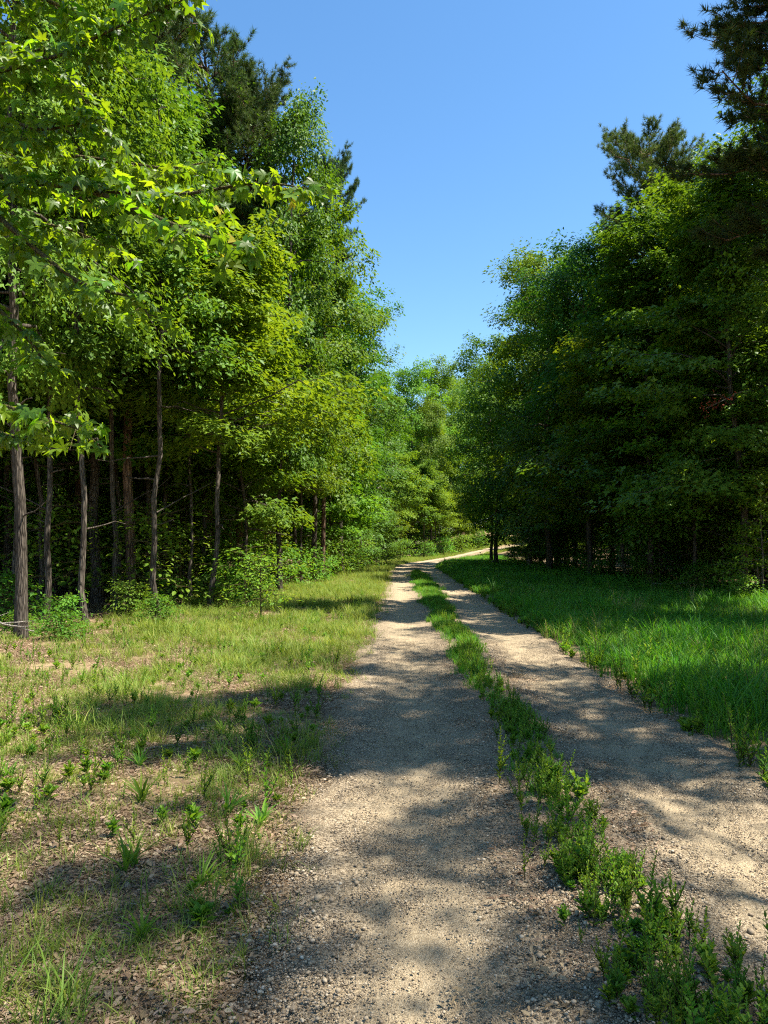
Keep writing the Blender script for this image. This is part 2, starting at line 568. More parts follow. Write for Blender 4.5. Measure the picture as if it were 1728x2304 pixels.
# ------------------------------------------------------------------ tree kinds
def grow_broadleaf(seed, H, base, Rc, nprim, spray_n, leafL, mat, bark, shape='diamond', layered=False, r0=None,
                   nsec=4, droop=.15, dens=1.0, wob=1.0):
    rg = np.random.default_rng(seed)
    wood = MB()
    r0 = r0 or H * .0082
    n = 14
    hs = np.linspace(0, 1, n)
    sway = np.cumsum(rg.normal(0, .06 * wob * H / 18, (n, 2)), axis=0)
    sway -= sway[0]
    T = np.c_[sway * 1.3, hs * H * .97 - .15]
    tr = r0 * (1 - hs) ** .75 + .012
    tr[0] *= 1.35; tr[1] *= 1.06
    wood.tube(T, tr, 9)
    SP, SD, SR = [], [], []
    ph1, ph2 = rg.uniform(0, 6.28, 2)
    for k in range(nprim):
        u = (k + rg.uniform(0, .9)) / nprim
        h = base + (H * .96 - base) * u ** .9
        p0 = np.array([np.interp(h, T[:, 2], T[:, a]) for a in range(3)])
        az = k * 2.399 + rg.normal(0, .5)
        prof = math.sqrt(max(.05, 1 - ((u - .36) / .72) ** 2)) if not layered else (1 - .5 * u)
        lump = .5 + .5 * math.sin(3 * az + ph1 + 8 * u) * math.cos(12 * u + ph2 + az)
        ln = Rc * prof * rg.uniform(.62, 1.12) * (.66 + .62 * lump)
        el = R(-2 + 50 * u ** 1.5 + rg.normal(0, 9)) if not layered else R(14 + 38 * u ** 2 + rg.normal(0, 7))
        m = 6
        s = np.linspace(0, 1, m)
        d = np.array([math.cos(az) * math.cos(el), math.sin(az) * math.cos(el), math.sin(el)])
        P = p0 + s[:, None] * ln * d
        P[:, 2] += ln * (.16 * s - (.16 + droop) * s ** 2)
        P[1:] += rg.normal(0, .035 * ln, (m - 1, 3))
        pr = max(.012, r0 * .34 * (1 - .6 * u)) * (1 - .85 * s) + .004
        wood.tube(P, pr, 5)
        for w in range(nsec + 1):
            t = .28 + .72 * (w + rg.uniform(0, .8)) / (nsec + .8) if w < nsec else 1.0
            t = min(t, 1)
            q = np.array([np.interp(t, s, P[:, a]) for a in range(3)])
            side = (-1) ** w * R(rg.uniform(25, 75)) if w < nsec else rg.normal(0, .2)
            az2 = az + side
            l2 = ln * rg.uniform(.22, .46) * (1.15 - .5 * t) + .12
            e2 = el * .5 + rg.normal(0, .25) - .1
            d2 = np.array([math.cos(az2) * math.cos(e2), math.sin(az2) * math.cos(e2), math.sin(e2)])
            Q = q + np.linspace(0, 1, 3)[:, None] * l2 * d2
            Q[2, 2] -= droop * l2 * .6
            wood.tube(Q, [.011, .007, .003], 3)
            for t2 in (.45, 1.0):
                SP.append(q + (Q[2] - q) * t2 + rg.normal(0, .08, 3))
                SD.append(d2)
                SR.append(rg.uniform(.22, .50) * (.6 + .13 * Rc) * (.8 + .4 * lump))
    if H > 6:                                   # bare dead limbs below the crown
        for k in range(7):
            h = rg.uniform(.12 * H, base + .12 * H)
            p0 = np.array([np.interp(h, T[:, 2], T[:, a]) for a in range(3)])
            az, ln = rg.uniform(0, 6.28), rg.uniform(.5, 1.7)
            s = np.linspace(0, 1, 5)
            P = p0 + s[:, None] * ln * np.array([math.cos(az), math.sin(az), rg.uniform(-.2, .5)]) + rg.normal(0, .05, (5, 3)) * s[:, None]
            wood.tube(P, .022 * (1 - .8 * s) * rg.uniform(.6, 1.2) + .003, 4)
    SP, SD, SR = np.array(SP), np.array(SD), np.array(SR)
    # fuller top
    per = max(4, int(spray_n * dens))
    idx = np.repeat(np.arange(len(SP)), per)
    N = len(idx)
    th = rg.uniform(0, 2 * np.pi, N)
    rr = np.sqrt(rg.uniform(0, 1, N)) * SR[idx] * 1.25
    flat = .20 if layered else .55
    off = np.c_[np.cos(th) * rr, np.sin(th) * rr, rg.normal(0, 1, N) * SR[idx] * flat]
    off[:, 2] -= (.35 if layered else .5) * rr ** 2 / np.maximum(SR[idx], .1)
    P = SP[idx] + off
    out = nrm(np.c_[off[:, :2], np.zeros(N)] + .5 * SD[idx] * SR[idx][:, None] + rg.normal(0, .12, (N, 3)))
    out[:, 2] -= rg.uniform(.1, .9 if not layered else .6, N)
    up = np.c_[rg.normal(0, .5 if not layered else .3, N), rg.normal(0, .5 if not layered else .3, N), np.ones(N)] + (.85 if not layered else .45) * nrm(np.c_[P[:, :2], np.zeros(N)]) + .25 * out
    L = leafL * rg.uniform(.5, 1.35, N)
    spt = rg.uniform(0, 1, len(SP))
    tint = np.clip(.32 * spt[idx] + .68 * rg.beta(2, 2.6, N), 0, 1)
    Vv, Ff, At = leaf_arrays(P, nrm(out), nrm(up), L, L * (.62 if shape == 'diamond' else 1.0 if shape == 'lobed' else .55), tint, shape)
    crown = np_mesh('crown', Vv, Ff, [mat], {'tint': At})
    trunk = wood.mesh('trunk', [bark], smooth=True)
    return dict(trunk=trunk, crown=crown, H=H)


def grow_pine(seed, H, base, Rc, nb, tuft_per=7, r0=.17, needles=34, nl_=.22, nw=.0075):
    rg = np.random.default_rng(seed)
    wood = MB()
    n = 12
    hs = np.linspace(0, 1, n)
    sway = np.cumsum(rg.normal(0, .05, (n, 2)), axis=0); sway -= sway[0]
    T = np.c_[sway, hs * H * .985 - .15]
    wood.tube(T, r0 * (1 - hs) ** .7 + .012, 10)
    TP, TD = [], []
    for k in range(nb):
        u = (k + rg.uniform(0, 1)) / nb
        h = base + (H - base) * u * .985
        p0 = np.array([np.interp(h, T[:, 2], T[:, a]) for a in range(3)])
        az = k * 2.399 + rg.normal(0, .6)
        ln = Rc * (.55 + .75 * np.sin(np.pi * (.12 + .62 * u))) * (1 - .45 * u ** 4) * rg.uniform(.6, 1.12)
        el = R(-4 + 48 * u ** 1.6 + rg.normal(0, 10))
        m = 7
        s = np.linspace(0, 1, m)
        d = np.array([math.cos(az) * math.cos(el), math.sin(az) * math.cos(el), math.sin(el)])
        P = p0 + s[:, None] * ln * d
        P[:, 2] += ln * (-.10 * s + .26 * s ** 2.2)
        P[1:] += rg.normal(0, .045 * ln, (m - 1, 3))
        wood.tube(P, r0 * .28 * (1 - .4 * u) * (1 - .85 * s) + .007, 5)
        for w in range(tuft_per):
            t = .30 + .70 * (w + .8) / tuft_per
            q = np.array([np.interp(t, s, P[:, a]) for a in range(3)])
            for sg in (-1, 1):
                az2 = az + sg * R(rg.uniform(15, 75))
                l2 = ln * rg.uniform(.15, .36) * (1.2 - .6 * t) + .12
                Q = q + np.linspace(0, 1, 4)[:, None] * l2 * np.array([math.cos(az2), math.sin(az2), .25])
                Q[:, 2] += l2 * np.array([0, .02, .12, .34])
                wood.tube(Q, [.012, .009, .007, .005], 3)
                for t2 in (.35, .6, .8, 1.0):
                    c0 = q + (Q[3] - q) * t2 + rg.normal(0, .06, 3)
                    TP.append(c0)
                    TD.append(nrm(np.array([math.cos(az2) * .6, math.sin(az2) * .6, .85]) + rg.normal(0, .25, 3)))
    TP, TD = np.array(TP), np.array(TD)
    idx = np.repeat(np.arange(len(TP)), needles)
    N = len(idx)
    D = nrm(TD[idx] * .75 + nrm(rg.normal(0, 1, (N, 3))) * .95)
    L = nl_ * rg.uniform(.7, 1.15, N)
    base_ = TP[idx] - TD[idx] * rg.uniform(0, .14, N)[:, None]
    sd = nrm(np.cross(D, rg.normal(0, 1, (N, 3)))) * nw
    V3 = np.stack([base_ - sd, base_ + sd, base_ + D * L[:, None]], 1).reshape(-1, 3)
    F3 = np.arange(3 * N).reshape(-1, 3)
    tt = np.clip(.5 * rg.uniform(0, 1, len(TP))[idx] + .5 * rg.uniform(0, 1, N), 0, 1)
    crown = np_mesh('crown', V3, F3, [M['pine_needle']], {'tint': np.repeat(tt, 3)})
    return dict(trunk=wood.mesh('trunk', [M['pine_bark']], smooth=True), crown=crown, H=H)


KINDS = {
    'oakA': grow_broadleaf(11, 18, 5.2, 3.9, 48, 62, .19, M['oak_leaf'], M['bark']),
    'oakB': grow_broadleaf(12, 17, 3.8, 3.4, 50, 62, .17, M['hickory_leaf'], M['bark'], droop=.25),
    'oakC': grow_broadleaf(13, 16, 2.4, 3.5, 56, 62, .17, M['oak_leaf'], M['grey_bark'], droop=.22),
    'oakD': grow_broadleaf(14, 17, 4.5, 3.6, 46, 66, .18, M['hickory_leaf'], M['bark'], droop=.3),
    'oakN': grow_broadleaf(24, 16, 5.2, 3.2, 46, 84, .12, M['hickory_leaf'], M['bark'], shape='lobed', droop=.3),
    'slim': grow_broadleaf(25, 14, 6.5, 1.7, 22, 46, .15, M['hickory_leaf'], M['bark'], r0=.062, wob=1.1),
    'slimB': grow_broadleaf(26, 12, 5.0, 1.6, 20, 46, .16, M['oak_leaf'], M['bark'], r0=.05, wob=1.6),
    'tier': grow_broadleaf(27, 13, 2.0, 3.6, 46, 56, .16, M['hickory_leaf'], M['bark'], shape='lobed', layered=True, nsec=5),
    'edge': grow_broadleaf(15, 11, 1.0, 3.2, 44, 58, .16, M['oak_leaf'], M['grey_bark'], layered=True, nsec=5),
    'maple': grow_broadleaf(16, 8.6, 3.7, 3.0, 36, 42, .135, M['maple_leaf'], M['bark'], shape='lobed', layered=True, nsec=6, r0=.055),
    'maple2': grow_broadleaf(17, 7.5, 1.8, 2.5, 36, 40, .135, M['maple_leaf'], M['bark'], shape='lobed', layered=True, nsec=6, r0=.05),
    'sapling': grow_broadleaf(18, 4.2, .7, 1.35, 20, 17, .115, M['maple_leaf'], M['grey_bark'], shape='oval', layered=True, nsec=4, r0=.028),
    'sapling2': grow_broadleaf(19, 3.2, .4, 1.2, 18, 15, .11, M['oak_leaf'], M['grey_bark'], shape='oval', layered=True, nsec=4, r0=.022),
    'shrub': grow_broadleaf(20, 1.15, .08, .75, 15, 12, .085, M['weed_leaf'], M['twig'], shape='oval', layered=True, nsec=3, r0=.012),
    'shrub2': grow_broadleaf(21, .8, .04, .7, 14, 11, .075, M['weed_leaf'], M['twig'], shape='lobed', layered=True, nsec=3, r0=.009),
    'airy': grow_broadleaf(22, 18, 6.5, 3.6, 20, 56, .17, M['oak_leaf'], M['bark'], nsec=3),
    'whip': grow_broadleaf(23, 1.8, .45, .55, 11, 9, .085, M['maple_leaf'], M['twig'], shape='oval', layered=True, nsec=2, r0=.01),
    'pineA': grow_pine(31, 20, 13.0, 2.3, 64, tuft_per=8, nw=.009),
    'pineB': grow_pine(32, 22, 8.5, 2.7, 72, tuft_per=10, needles=40, nw=.0105),
}

oakm = KINDS['oakD']['crown'].copy()
oakm.materials.clear(); oakm.materials.append(M['maple_leaf'])
KINDS['oakM'] = dict(trunk=KINDS['oakD']['trunk'], crown=oakm, H=17)
tree_log = []


def tree(kind, x, y, H, name, label, cat='tree', group=None, wide=1.0, rot=None, lean=(0, 0)):
    K = KINDS[kind]
    s = H / K['H']
    h = abs(math.sin(x * 12.9898 + y * 78.233) * 43758.5453) % 1
    z = float(ground_z(x, y)) - .03
    root = link(name, None, loc=(x, y, z), rot=(lean[0] + (h - .5) * .07, lean[1] + ((h * 17.3) % 1 - .5) * .07, h * 6.283 if rot is None else rot), scale=(s * wide, s * wide, s))
    root.empty_display_size = .2
    link('trunk', K['trunk'], root)
    link('crown', K['crown'], root)
    tag(root, label, cat, group)
    tree_log.append(root)
    return root


ORD = ['first', 'second', 'third', 'fourth', 'fifth', 'sixth', 'seventh', 'eighth', 'ninth', 'tenth', 'eleventh', 'twelfth', 'thirteenth',
       'fourteenth', 'fifteenth', 'sixteenth', 'seventeenth', 'eighteenth', 'nineteenth', 'twentieth']
TENS = {20: 'twenty', 30: 'thirty', 40: 'forty', 50: 'fifty', 60: 'sixty'}


def ordinal(k):
    if k < 20:
        return ORD[k]
    n = k + 1
    if n % 10 == 0:
        return TENS[n][:-1] + 'ieth'
    return TENS[n // 10 * 10] + '-' + ORD[n % 10 - 1]


def row(specs, template, name, cat='tree', group=None, unseen='{} {} beyond the {} picture edge: {}'):
    """places a run of look-alikes; each label counts along the picture from its left side"""
    seen, out = [], []
    for sp in specs:
        kind, x, y, H = sp[:4]
        w = sp[4] if len(sp) > 4 else 1.0
        p = project(x, y, 1.0)
        vis = p is not None and -20 < p[0] < 790
        (seen if vis else out).append((p[0] if p else 0, kind, x, y, H, w))
    for k, (_, kind, x, y, H, w) in enumerate(sorted(seen)):
        tree(kind, x, y, H, name, template.format(ordinal(k)), cat, group, w)
    for k, (_, kind, x, y, H, w) in enumerate(sorted(out, key=lambda q_: q_[3])):
        side_ = 'left' if x < 0 else 'right'
        tree(kind, x, y, H, name, unseen.format(ordinal(k), cat, side_, group), cat, group, w)


# ---- left wood: the trees one can tell apart
tree('pineB', -6.7, 20.5, 20.5, 'pine_tree', 'tall pine behind the sweetgum leaves with dark spreading needles, top out of picture', wide=.8)
tree('oakD', -7.3, 24.0, 19.5, 'broadleaf_tree', 'tall pale leaved tree between the two left pines, thin twigs against sky', wide=.55)
tree('pineA', -5.1, 27.0, 18.0, 'pine_tree', 'round topped pine standing up against the sky above the left wood', wide=.85)
tree('oakB', -3.6, 26.5, 17.4, 'broadleaf_tree', 'dense oak just right of the round topped pine on the left skyline', wide=.62)
tree('pineA', -2.9, 36.5, 19.8, 'pine_tree', 'slim pine whose needle tuft peeps out halfway down the left skyline', wide=.6)
tree('oakM', -3.2, 35.0, 17.8, 'broadleaf_tree', 'hickory-like tree with drooping leaf sprays in the middle of left skyline', wide=.82)
tree('oakA', -2.5, 46.0, 17.8, 'broadleaf_tree', 'rounded tree bulging over the track where left skyline drops', wide=.9)
tree('oakC', -2.0, 57.0, 18.8, 'broadleaf_tree', 'last tall tree of the left skyline beside the narrow gap', wide=.95)
tree('maple', -4.3, 19.0, 9.4, 'maple_tree', 'bright lime young maple with layered sprays in front of left wood')
tree('maple2', -4.3, 24.5, 9.4, 'maple_tree', 'lime maple leaning toward the track above the reddish pine trunk', wide=.85)
tree('maple', -3.3, 31.0, 9.2, 'maple_tree', 'sunlit maple with tiered leaves halfway along the left wood edge', wide=.85)
tree('maple2', -2.6, 40.0, 8.6, 'maple_tree', 'small tiered maple beside the track beneath the drooping hickory-like tree')
tree('edge', -2.0, 50.0, 10.5, 'broadleaf_tree', 'low leafy tree filling the left wood edge near the bend', wide=.8)
tree('edge', -.6, 64.0, 10.5, 'broadleaf_tree', 'last low leafy tree on the left before the bend', wide=.8)
tree('maple', -9.4, 17.5, 9.5, 'maple_tree', 'shaded maple hanging over the dark trunks at far left', wide=.8)
tree('oakN', -6.2, 13.2, 15.5, 'oak_tree', 'thick oak trunk at the left picture edge behind the star leaved branch', wide=.7)
tree('pineA', -6.45, 28.4, 19.5, 'pine_tree', 'straight reddish pine trunk catching sun in the left wood')
tree('oakB', -8.0, 21.6, 17.0, 'oak_tree', 'thick dark trunk left of the slim crooked sapling in left wood')
tree('oakA', -7.6, 27.2, 17.5, 'oak_tree', 'dark oak trunk just left of the reddish pine trunk')
row([('oakA', -11.5, 23, 16), ('oakB', -13.2, 28, 17), ('oakA', -9.4, 30.5, 18), ('oakB', -11.0, 34, 18), ('oakA', -14.5, 36, 18), ('oakD', -8.2, 37, 18),
     ('oakA', -6.3, 42, 18), ('oakB', -10.2, 43, 19), ('oakA', -5.2, 50, 19), ('oakB', -9.0, 52, 19), ('oakA', -17.5, 33, 18), ('oakB', -19.5, 40, 18),
     ('oakD', -14.5, 46, 19), ('oakA', -4.5, 61, 19), ('oakB', -8.5, 63, 20), ('oakA', -13.5, 58, 20), ('oakB', -22, 50, 19), ('oakA', -18.5, 55, 19),
     ('oakB', -12, 17.5, 15), ('oakA', -16, 26, 16), ('oakB', -5.4, 33.8, 17), ('pineA', -9.8, 25.2, 19), ('oakA', -10.6, 21.8, 16, .8), ('oakB', -6.0, 25.6, 15, .6), ('oakA', -8.9, 28.6, 17, .7), ('oakB', -7.0, 33, 17, .8), ('oakA', -12.0, 27.0, 17, .8)],
    '{} dark trunk from the left among the trees deep in the left wood', 'woodland_tree', group='dark trunks deep in the left wood')
row([('slimB', -5.75, 15.0, 12), ('slim', -5.0, 17.2, 12.5), ('slim', -7.2, 16.4, 13), ('slimB', -8.3, 17.6, 12), ('slim', -6.6, 19.2, 13.5), ('slimB', -7.6, 22.8, 13), ('slim', -9.0, 20.0, 13), ('slimB', -5.6, 22.4, 11), ('slim', -6.9, 24.8, 14), ('slimB', -10.2, 24.0, 13),
     ('slim', -5.0, 27.6, 13), ('slimB', -11.0, 19.0, 12), ('slim', -8.4, 25.8, 14), ('slimB', -5.9, 30.4, 14), ('slim', -12.5, 22.4, 13), ('slimB', -4.6, 31.2, 13), ('slim', -7.9, 30.2, 14), ('slimB', -9.2, 15.8, 11.5), ('slim', -11.6, 25.6, 14), ('slimB', -4.2, 35.4, 13)],
    '{} slim pole trunk from the left along the front of the left wood', 'slim_tree', group='slim pole trunks of the left wood')
row([('whip', -5.6, 18.6, 2.6, 1.2), ('whip', -7.0, 21.4, 3.0, 1.2), ('whip', -6.2, 23.4, 2.4, 1.3), ('whip', -8.0, 18.4, 2.8, 1.2), ('whip', -5.2, 26.0, 2.8, 1.3), ('whip', -9.2, 22.6, 3.2, 1.2), ('whip', -4.6, 29.4, 2.6, 1.3), ('sapling2', -8.7, 24.6, 3.4), ('sapling', -7.2, 27.6, 4.2), ('sapling2', -10.6, 22.6, 3.4), ('sapling', -5.4, 28.6, 3.8), ('sapling2', -12.6, 20.2, 3.2), ('sapling', -9.6, 27.2, 4.4)],
    '{} thin leafy sapling from the left standing between the left trunks', 'sapling', 'sapling', 'thin saplings between the left trunks')
row([('sapling', -10.4, 19.5, 3.4), ('sapling2', -13.5, 25, 4.0), ('sapling', -11.2, 29, 4.8), ('sapling2', -15, 29, 4.2), ('sapling', -9.2, 33.5, 5.0),
     ('sapling2', -12.4, 34, 4.6), ('sapling', -6.2, 38, 4.6), ('sapling', -17, 36, 5.4), ('sapling', -9, 41, 5.5), ('sapling2', -4.4, 43.5, 4.6),
     ('sapling', -14, 42, 5.6), ('sapling', -20, 44, 6), ('sapling', -11.5, 48, 6), ('sapling', -6.5, 48, 5.2), ('sapling', -3.6, 54, 5.2), ('sapling', -17.5, 50, 6)],
    '{} shaded sapling from the left beneath the trees of the left wood', 'sapling', 'sapling', 'saplings under the left wood')

# ---- right wood
tree('pineB', 10.5, 17.6, 21.5, 'pine_tree', 'big dark pine with layered boughs at the upper right corner', wide=1.15)
tree('pineA', 11.9, 33.0, 19.4, 'pine_tree', 'airy round topped pine standing above the right wood', wide=.95)
tree('tier', 9.6, 28.0, 13.3, 'oak_tree', 'sunlit topped oak directly below the airy right hand pine', wide=.95)
tree('oakN', 9.5, 14.4, 13.2, 'broadleaf_tree', 'lime topped tree in front of the big corner pine at right', wide=.75)
tree('tier', 10.6, 22.6, 12.6, 'oak_tree', 'dark leafy oak between the corner pine and the airy pine', wide=.95)
tree('oakA', 9.6, 36.0, 15.6, 'oak_tree', 'second rounded oak crown down the right skyline')
tree('oakB', 9.1, 42.5, 18.2, 'oak_tree', 'oak crown at the step of the right skyline, left of the pine')
tree('oakC', 9.4, 50.0, 17.8, 'oak_tree', 'leafy oak leaning toward the gap halfway down the right skyline')
tree('oakB', 8.4, 57.5, 17.4, 'oak_tree', 'bulging oak low on the right skyline above the track bend')
tree('oakB', 9.2, 66.0, 17.2, 'oak_tree', 'lowest oak of the right skyline next to the narrow gap', wide=.9)
tree('maple2', 10.0, 25.0, 8.0, 'broadleaf_tree', 'dark tiered tree sweeping down to the grass at right', wide=1.0)  # lit tiers put into the lighter maple leaf colour
tree('maple2', 9.7, 31.0, 9.5, 'broadleaf_tree', 'tiered tree with pale sprays in the middle of the right wood edge')  # lighter maple leaf colour stands in for sunlit sprays
tree('tier', 10.6, 40.0, 11.0, 'broadleaf_tree', 'low tiered tree halfway along the right wood edge')
tree('edge', 11.0, 48.0, 10.0, 'broadleaf_tree', 'shaded tiered tree toward the far end of the right wood edge')
tree('edge', 12.6, 56.0, 10.0, 'broadleaf_tree', 'shaded tiered tree near the bend on the right')
tree('edge', 14.2, 64.0, 9.5, 'broadleaf_tree', 'last dark tiered tree on the right where the track disappears')
row([('oakC', 13.0, 24, 16), ('oakB', 12.4, 29, 16.5), ('oakC', 13.4, 34, 17), ('oakA', 12.6, 38.5, 17.5), ('oakC', 13.0, 44, 18), ('oakA', 12.4, 50, 17.5),
     ('oakC', 13.5, 57, 17), ('oakA', 13, 64, 16), ('oakB', 16.5, 28, 17), ('oakA', 17.5, 36, 18), ('oakB', 17, 45, 18), ('oakA', 18, 54, 18),
     ('oakC', 15.8, 31.5, 14), ('oakC', 19.8, 37.5, 15), ('oakC', 21.5, 45, 16)],
    '{} shaded tree from the left in the second rank of the right wood', 'woodland_tree', group='second rank of the right wood')
row([('sapling', 10.6, 21.5, 3.6), ('sapling2', 11.4, 23.5, 3.2), ('sapling', 11.6, 26.5, 4.2), ('sapling2', 10.2, 28.4, 2.8), ('sapling', 11.8, 30, 4.4), ('sapling', 12.8, 27, 4.6),
     ('sapling', 11.3, 35.5, 4.2), ('sapling2', 10.4, 38, 3.2), ('sapling', 11.6, 43, 4.6), ('sapling', 11.4, 52, 4.6), ('sapling', 14.8, 33, 5), ('sapling2', 10.6, 45.5, 3.4),
     ('sapling', 12.4, 60, 4.4), ('sapling', 15.4, 38, 5.5), ('sapling', 16.2, 44, 5.5), ('sapling2', 13.6, 68.5, 3.6)],
    '{} dim sapling from the left at the foot of the right wood', 'sapling', 'sapling', 'saplings at the foot of the right wood')
# trees of the right wood nearer than the picture's edge: they throw the dappled shade on the track
row([('pineA', 7.4, -.2, 19.8, 1.0), ('pineA', 8.2, 5.0, 17.8, .75), ('airy', 9.0, -1.4, 17.5, .8), ('airy', 8.8, 2.4, 17.0, .8), ('airy', 9.2, 5.6, 17.6, .8), ('airy', 9.0, 9.0, 16.5, .8), ('airy', 9.4, 12.4, 16.0, .75),
     ('oakA', 9.6, -5.5, 16, .8), ('oakB', 13.6, 13.0, 16, .8), ('pineB', 12.8, 18.5, 20, .9), ('oakB', 14.5, -1.5, 16, .8), ('pineB', 13.8, 6.0, 18, .8)],
    '{} tree', 'woodland_tree', group='right wood nearer than the picture edge')

# ---- trees closing the view beyond the bend
tree('oakM', 3.6, 96.0, 24.0, 'broadleaf_tree', 'tall pale green tree closing the gap at the end of the track', wide=.9)
tree('oakM', 8.2, 104.0, 25.5, 'broadleaf_tree', 'spiky topped tree right of centre beyond the bend', wide=.8)
tree('oakM', -.2, 88.0, 21.5, 'broadleaf_tree', 'light green tree left of the gap beyond the bend', wide=.9)
tree('oakM', 5.8, 93.0, 19.0, 'broadleaf_tree', 'sunlit tree in the middle of the view beyond the bend', wide=.75)
tree('maple', 4.6, 88.0, 10.5, 'maple_tree', 'low bright maple over the trunks where the track bends')
tree('maple', 1.2, 82.0, 11.0, 'maple_tree', 'low bright maple left of the bend in the track')
row([('oakA', -4, 98, 24), ('oakB', 13, 112, 23), ('oakA', 18, 116, 22), ('oakB', 1.5, 112, 22), ('oakA', 7, 120, 22), ('oakB', -8, 108, 25), ('oakA', 24, 112, 22), ('oakB', 12, 126, 26),
     ('oakD', 10.5, 106, 18), ('oakB', 16, 108, 17), ('oakC', 20, 84, 16), ('oakC', 23, 93, 16)],  # both oakC stand hidden behind the right wood, added to shade the bend
    '{} hazy tree from the left in the wood beyond the bend', 'distant_tree', group='wood beyond the bend')
row([('maple2', 9.5, 103, 8), ('maple', 12.5, 107, 9), ('sapling', 2.8, 93, 6), ('sapling', 7.2, 98, 6), ('sapling', -2.4, 84, 6), ('sapling', -3.6, 76, 6), ('maple2', -1.2, 74, 8),
     ('maple2', 15, 110, 9), ('maple2', 10.0, 98.5, 7), ('maple2', 13.5, 103, 7.5), ('maple', 6.2, 91, 8.5), ('shrub', 7.0, 90.5, 2.2), ('shrub', 9.4, 95, 2.2), ('shrub', 12.2, 99.5, 2.4), ('shrub', 15.5, 104, 2.4), ('shrub', 4.8, 87, 2.0)],
    '{} small leafy tree from the left at the bend in the track', 'sapling', 'sapling', 'saplings at the bend')


# ------------------------------------------------------------------ scattering
def unlinked(name, me):
    return bpy.data.objects.new(name, me)


def scatter(name, P, rz, sc, idx, sources, label, tilt=None):
    N = len(P)
    me = bpy.data.meshes.new(name)
    me.vertices.add(N)
    me.vertices.foreach_set('co', np.ascontiguousarray(P, dtype=np.float32).ravel())
    a = me.attributes.new('rotv', 'FLOAT_VECTOR', 'POINT')
    rv = np.zeros((N, 3), dtype=np.float32); rv[:, 2] = rz
    if tilt is not None:
        rv[:, :2] = tilt
    a.data.foreach_set('vector', rv.ravel())
    a = me.attributes.new('scl', 'FLOAT', 'POINT'); a.data.foreach_set('value', np.asarray(sc, dtype=np.float32))
    a = me.attributes.new('pick', 'INT', 'POINT'); a.data.foreach_set('value', np.asarray(idx, dtype=np.int32))
    o = link(name, me)
    ng = bpy.data.node_groups.new(name + '_scatter', 'GeometryNodeTree')
    ng.interface.new_socket('Geometry', in_out='INPUT', socket_type='NodeSocketGeometry')
    ng.interface.new_socket('Geometry', in_out='OUTPUT', socket_type='NodeSocketGeometry')
    nn, L = ng.nodes.new, ng.links.new
    gi, go = nn('NodeGroupInput'), nn('NodeGroupOutput')
    iop = nn('GeometryNodeInstanceOnPoints')
    jn = nn('GeometryNodeJoinGeometry')
    for s_ in reversed(sources):
        oi = nn('GeometryNodeObjectInfo')
        oi.inputs['Object'].default_value = s_
        oi.inputs['As Instance'].default_value = True
        L(oi.outputs['Geometry'], jn.inputs[0])

    def named(n_, t):
        k = nn('GeometryNodeInputNamedAttribute'); k.data_type = t; k.inputs['Name'].default_value = n_
        return k.outputs['Attribute']
    L(gi.outputs[0], iop.inputs['Points'])
    L(jn.outputs[0], iop.inputs['Instance'])
    iop.inputs['Pick Instance'].default_value = True
    L(named('pick', 'INT'), iop.inputs['Instance Index'])
    L(named('rotv', 'FLOAT_VECTOR'), iop.inputs['Rotation'])
    L(named('scl', 'FLOAT'), iop.inputs['Scale'])
    L(iop.outputs[0], go.inputs[0])
    md = o.modifiers.new('scatter', 'NODES')
    md.node_group = ng
    tag(o, label, kind='stuff')
    return o


def blades_mesh(seed, n, rad, h0, h1, w, lean, mat, stiff=.5):
    rg = np.random.default_rng(seed)
    th = rg.uniform(0, 6.283, n); rr = np.sqrt(rg.uniform(0, 1, n)) * rad
    # small clumps
    nc = max(3, n // 9)
    cc = np.c_[np.cos(th[:nc]) * rr[:nc], np.sin(th[:nc]) * rr[:nc]]
    pick = rg.integers(0, nc, n)
    B = np.c_[cc[pick] + rg.normal(0, rad * .09, (n, 2)), np.full(n, -.02)]
    h = rg.uniform(h0, h1, n) * rg.uniform(.6, 1, nc)[pick] + .02
    az = rg.uniform(0, 6.283, n)
    ln = lean * rg.uniform(.2, 1.3, n)
    hd = np.c_[np.cos(az), np.sin(az), np.zeros(n)]
    fa = az + np.pi / 2 + rg.normal(0, .5, n)
    sd = np.c_[np.cos(fa), np.sin(fa), np.zeros(n)]
    w = w * rg.uniform(.6, 1.3, n)
    lv = []
    for t, ww in ((0, .8), (.38, 1.0), (.72, .75)):
        p = B + hd * (h * ln * t ** 1.9)[:, None]
        p[:, 2] += h * (t - .28 * ln * t ** 2.4)
        lv.append(p - sd * (w * ww * .5)[:, None]); lv.append(p + sd * (w * ww * .5)[:, None])
    p = B + hd * (h * ln)[:, None]; p[:, 2] += h * (1 - .28 * ln)
    lv.append(p)
    V = np.stack(lv, 1).reshape(-1, 3)
    f = np.array([[0, 1, 3], [0, 3, 2], [2, 3, 5], [2, 5, 4], [4, 5, 6]])
    F = (f[None] + (np.arange(n) * 7)[:, None, None]).reshape(-1, 3)
    t = np.clip(rg.beta(2, 2.4, n) * .7 + .3 * rg.uniform(0, 1, nc)[pick], 0, 1)
    return np_mesh('blades', V, F, [mat], {'tint': np.repeat(t, 7)})


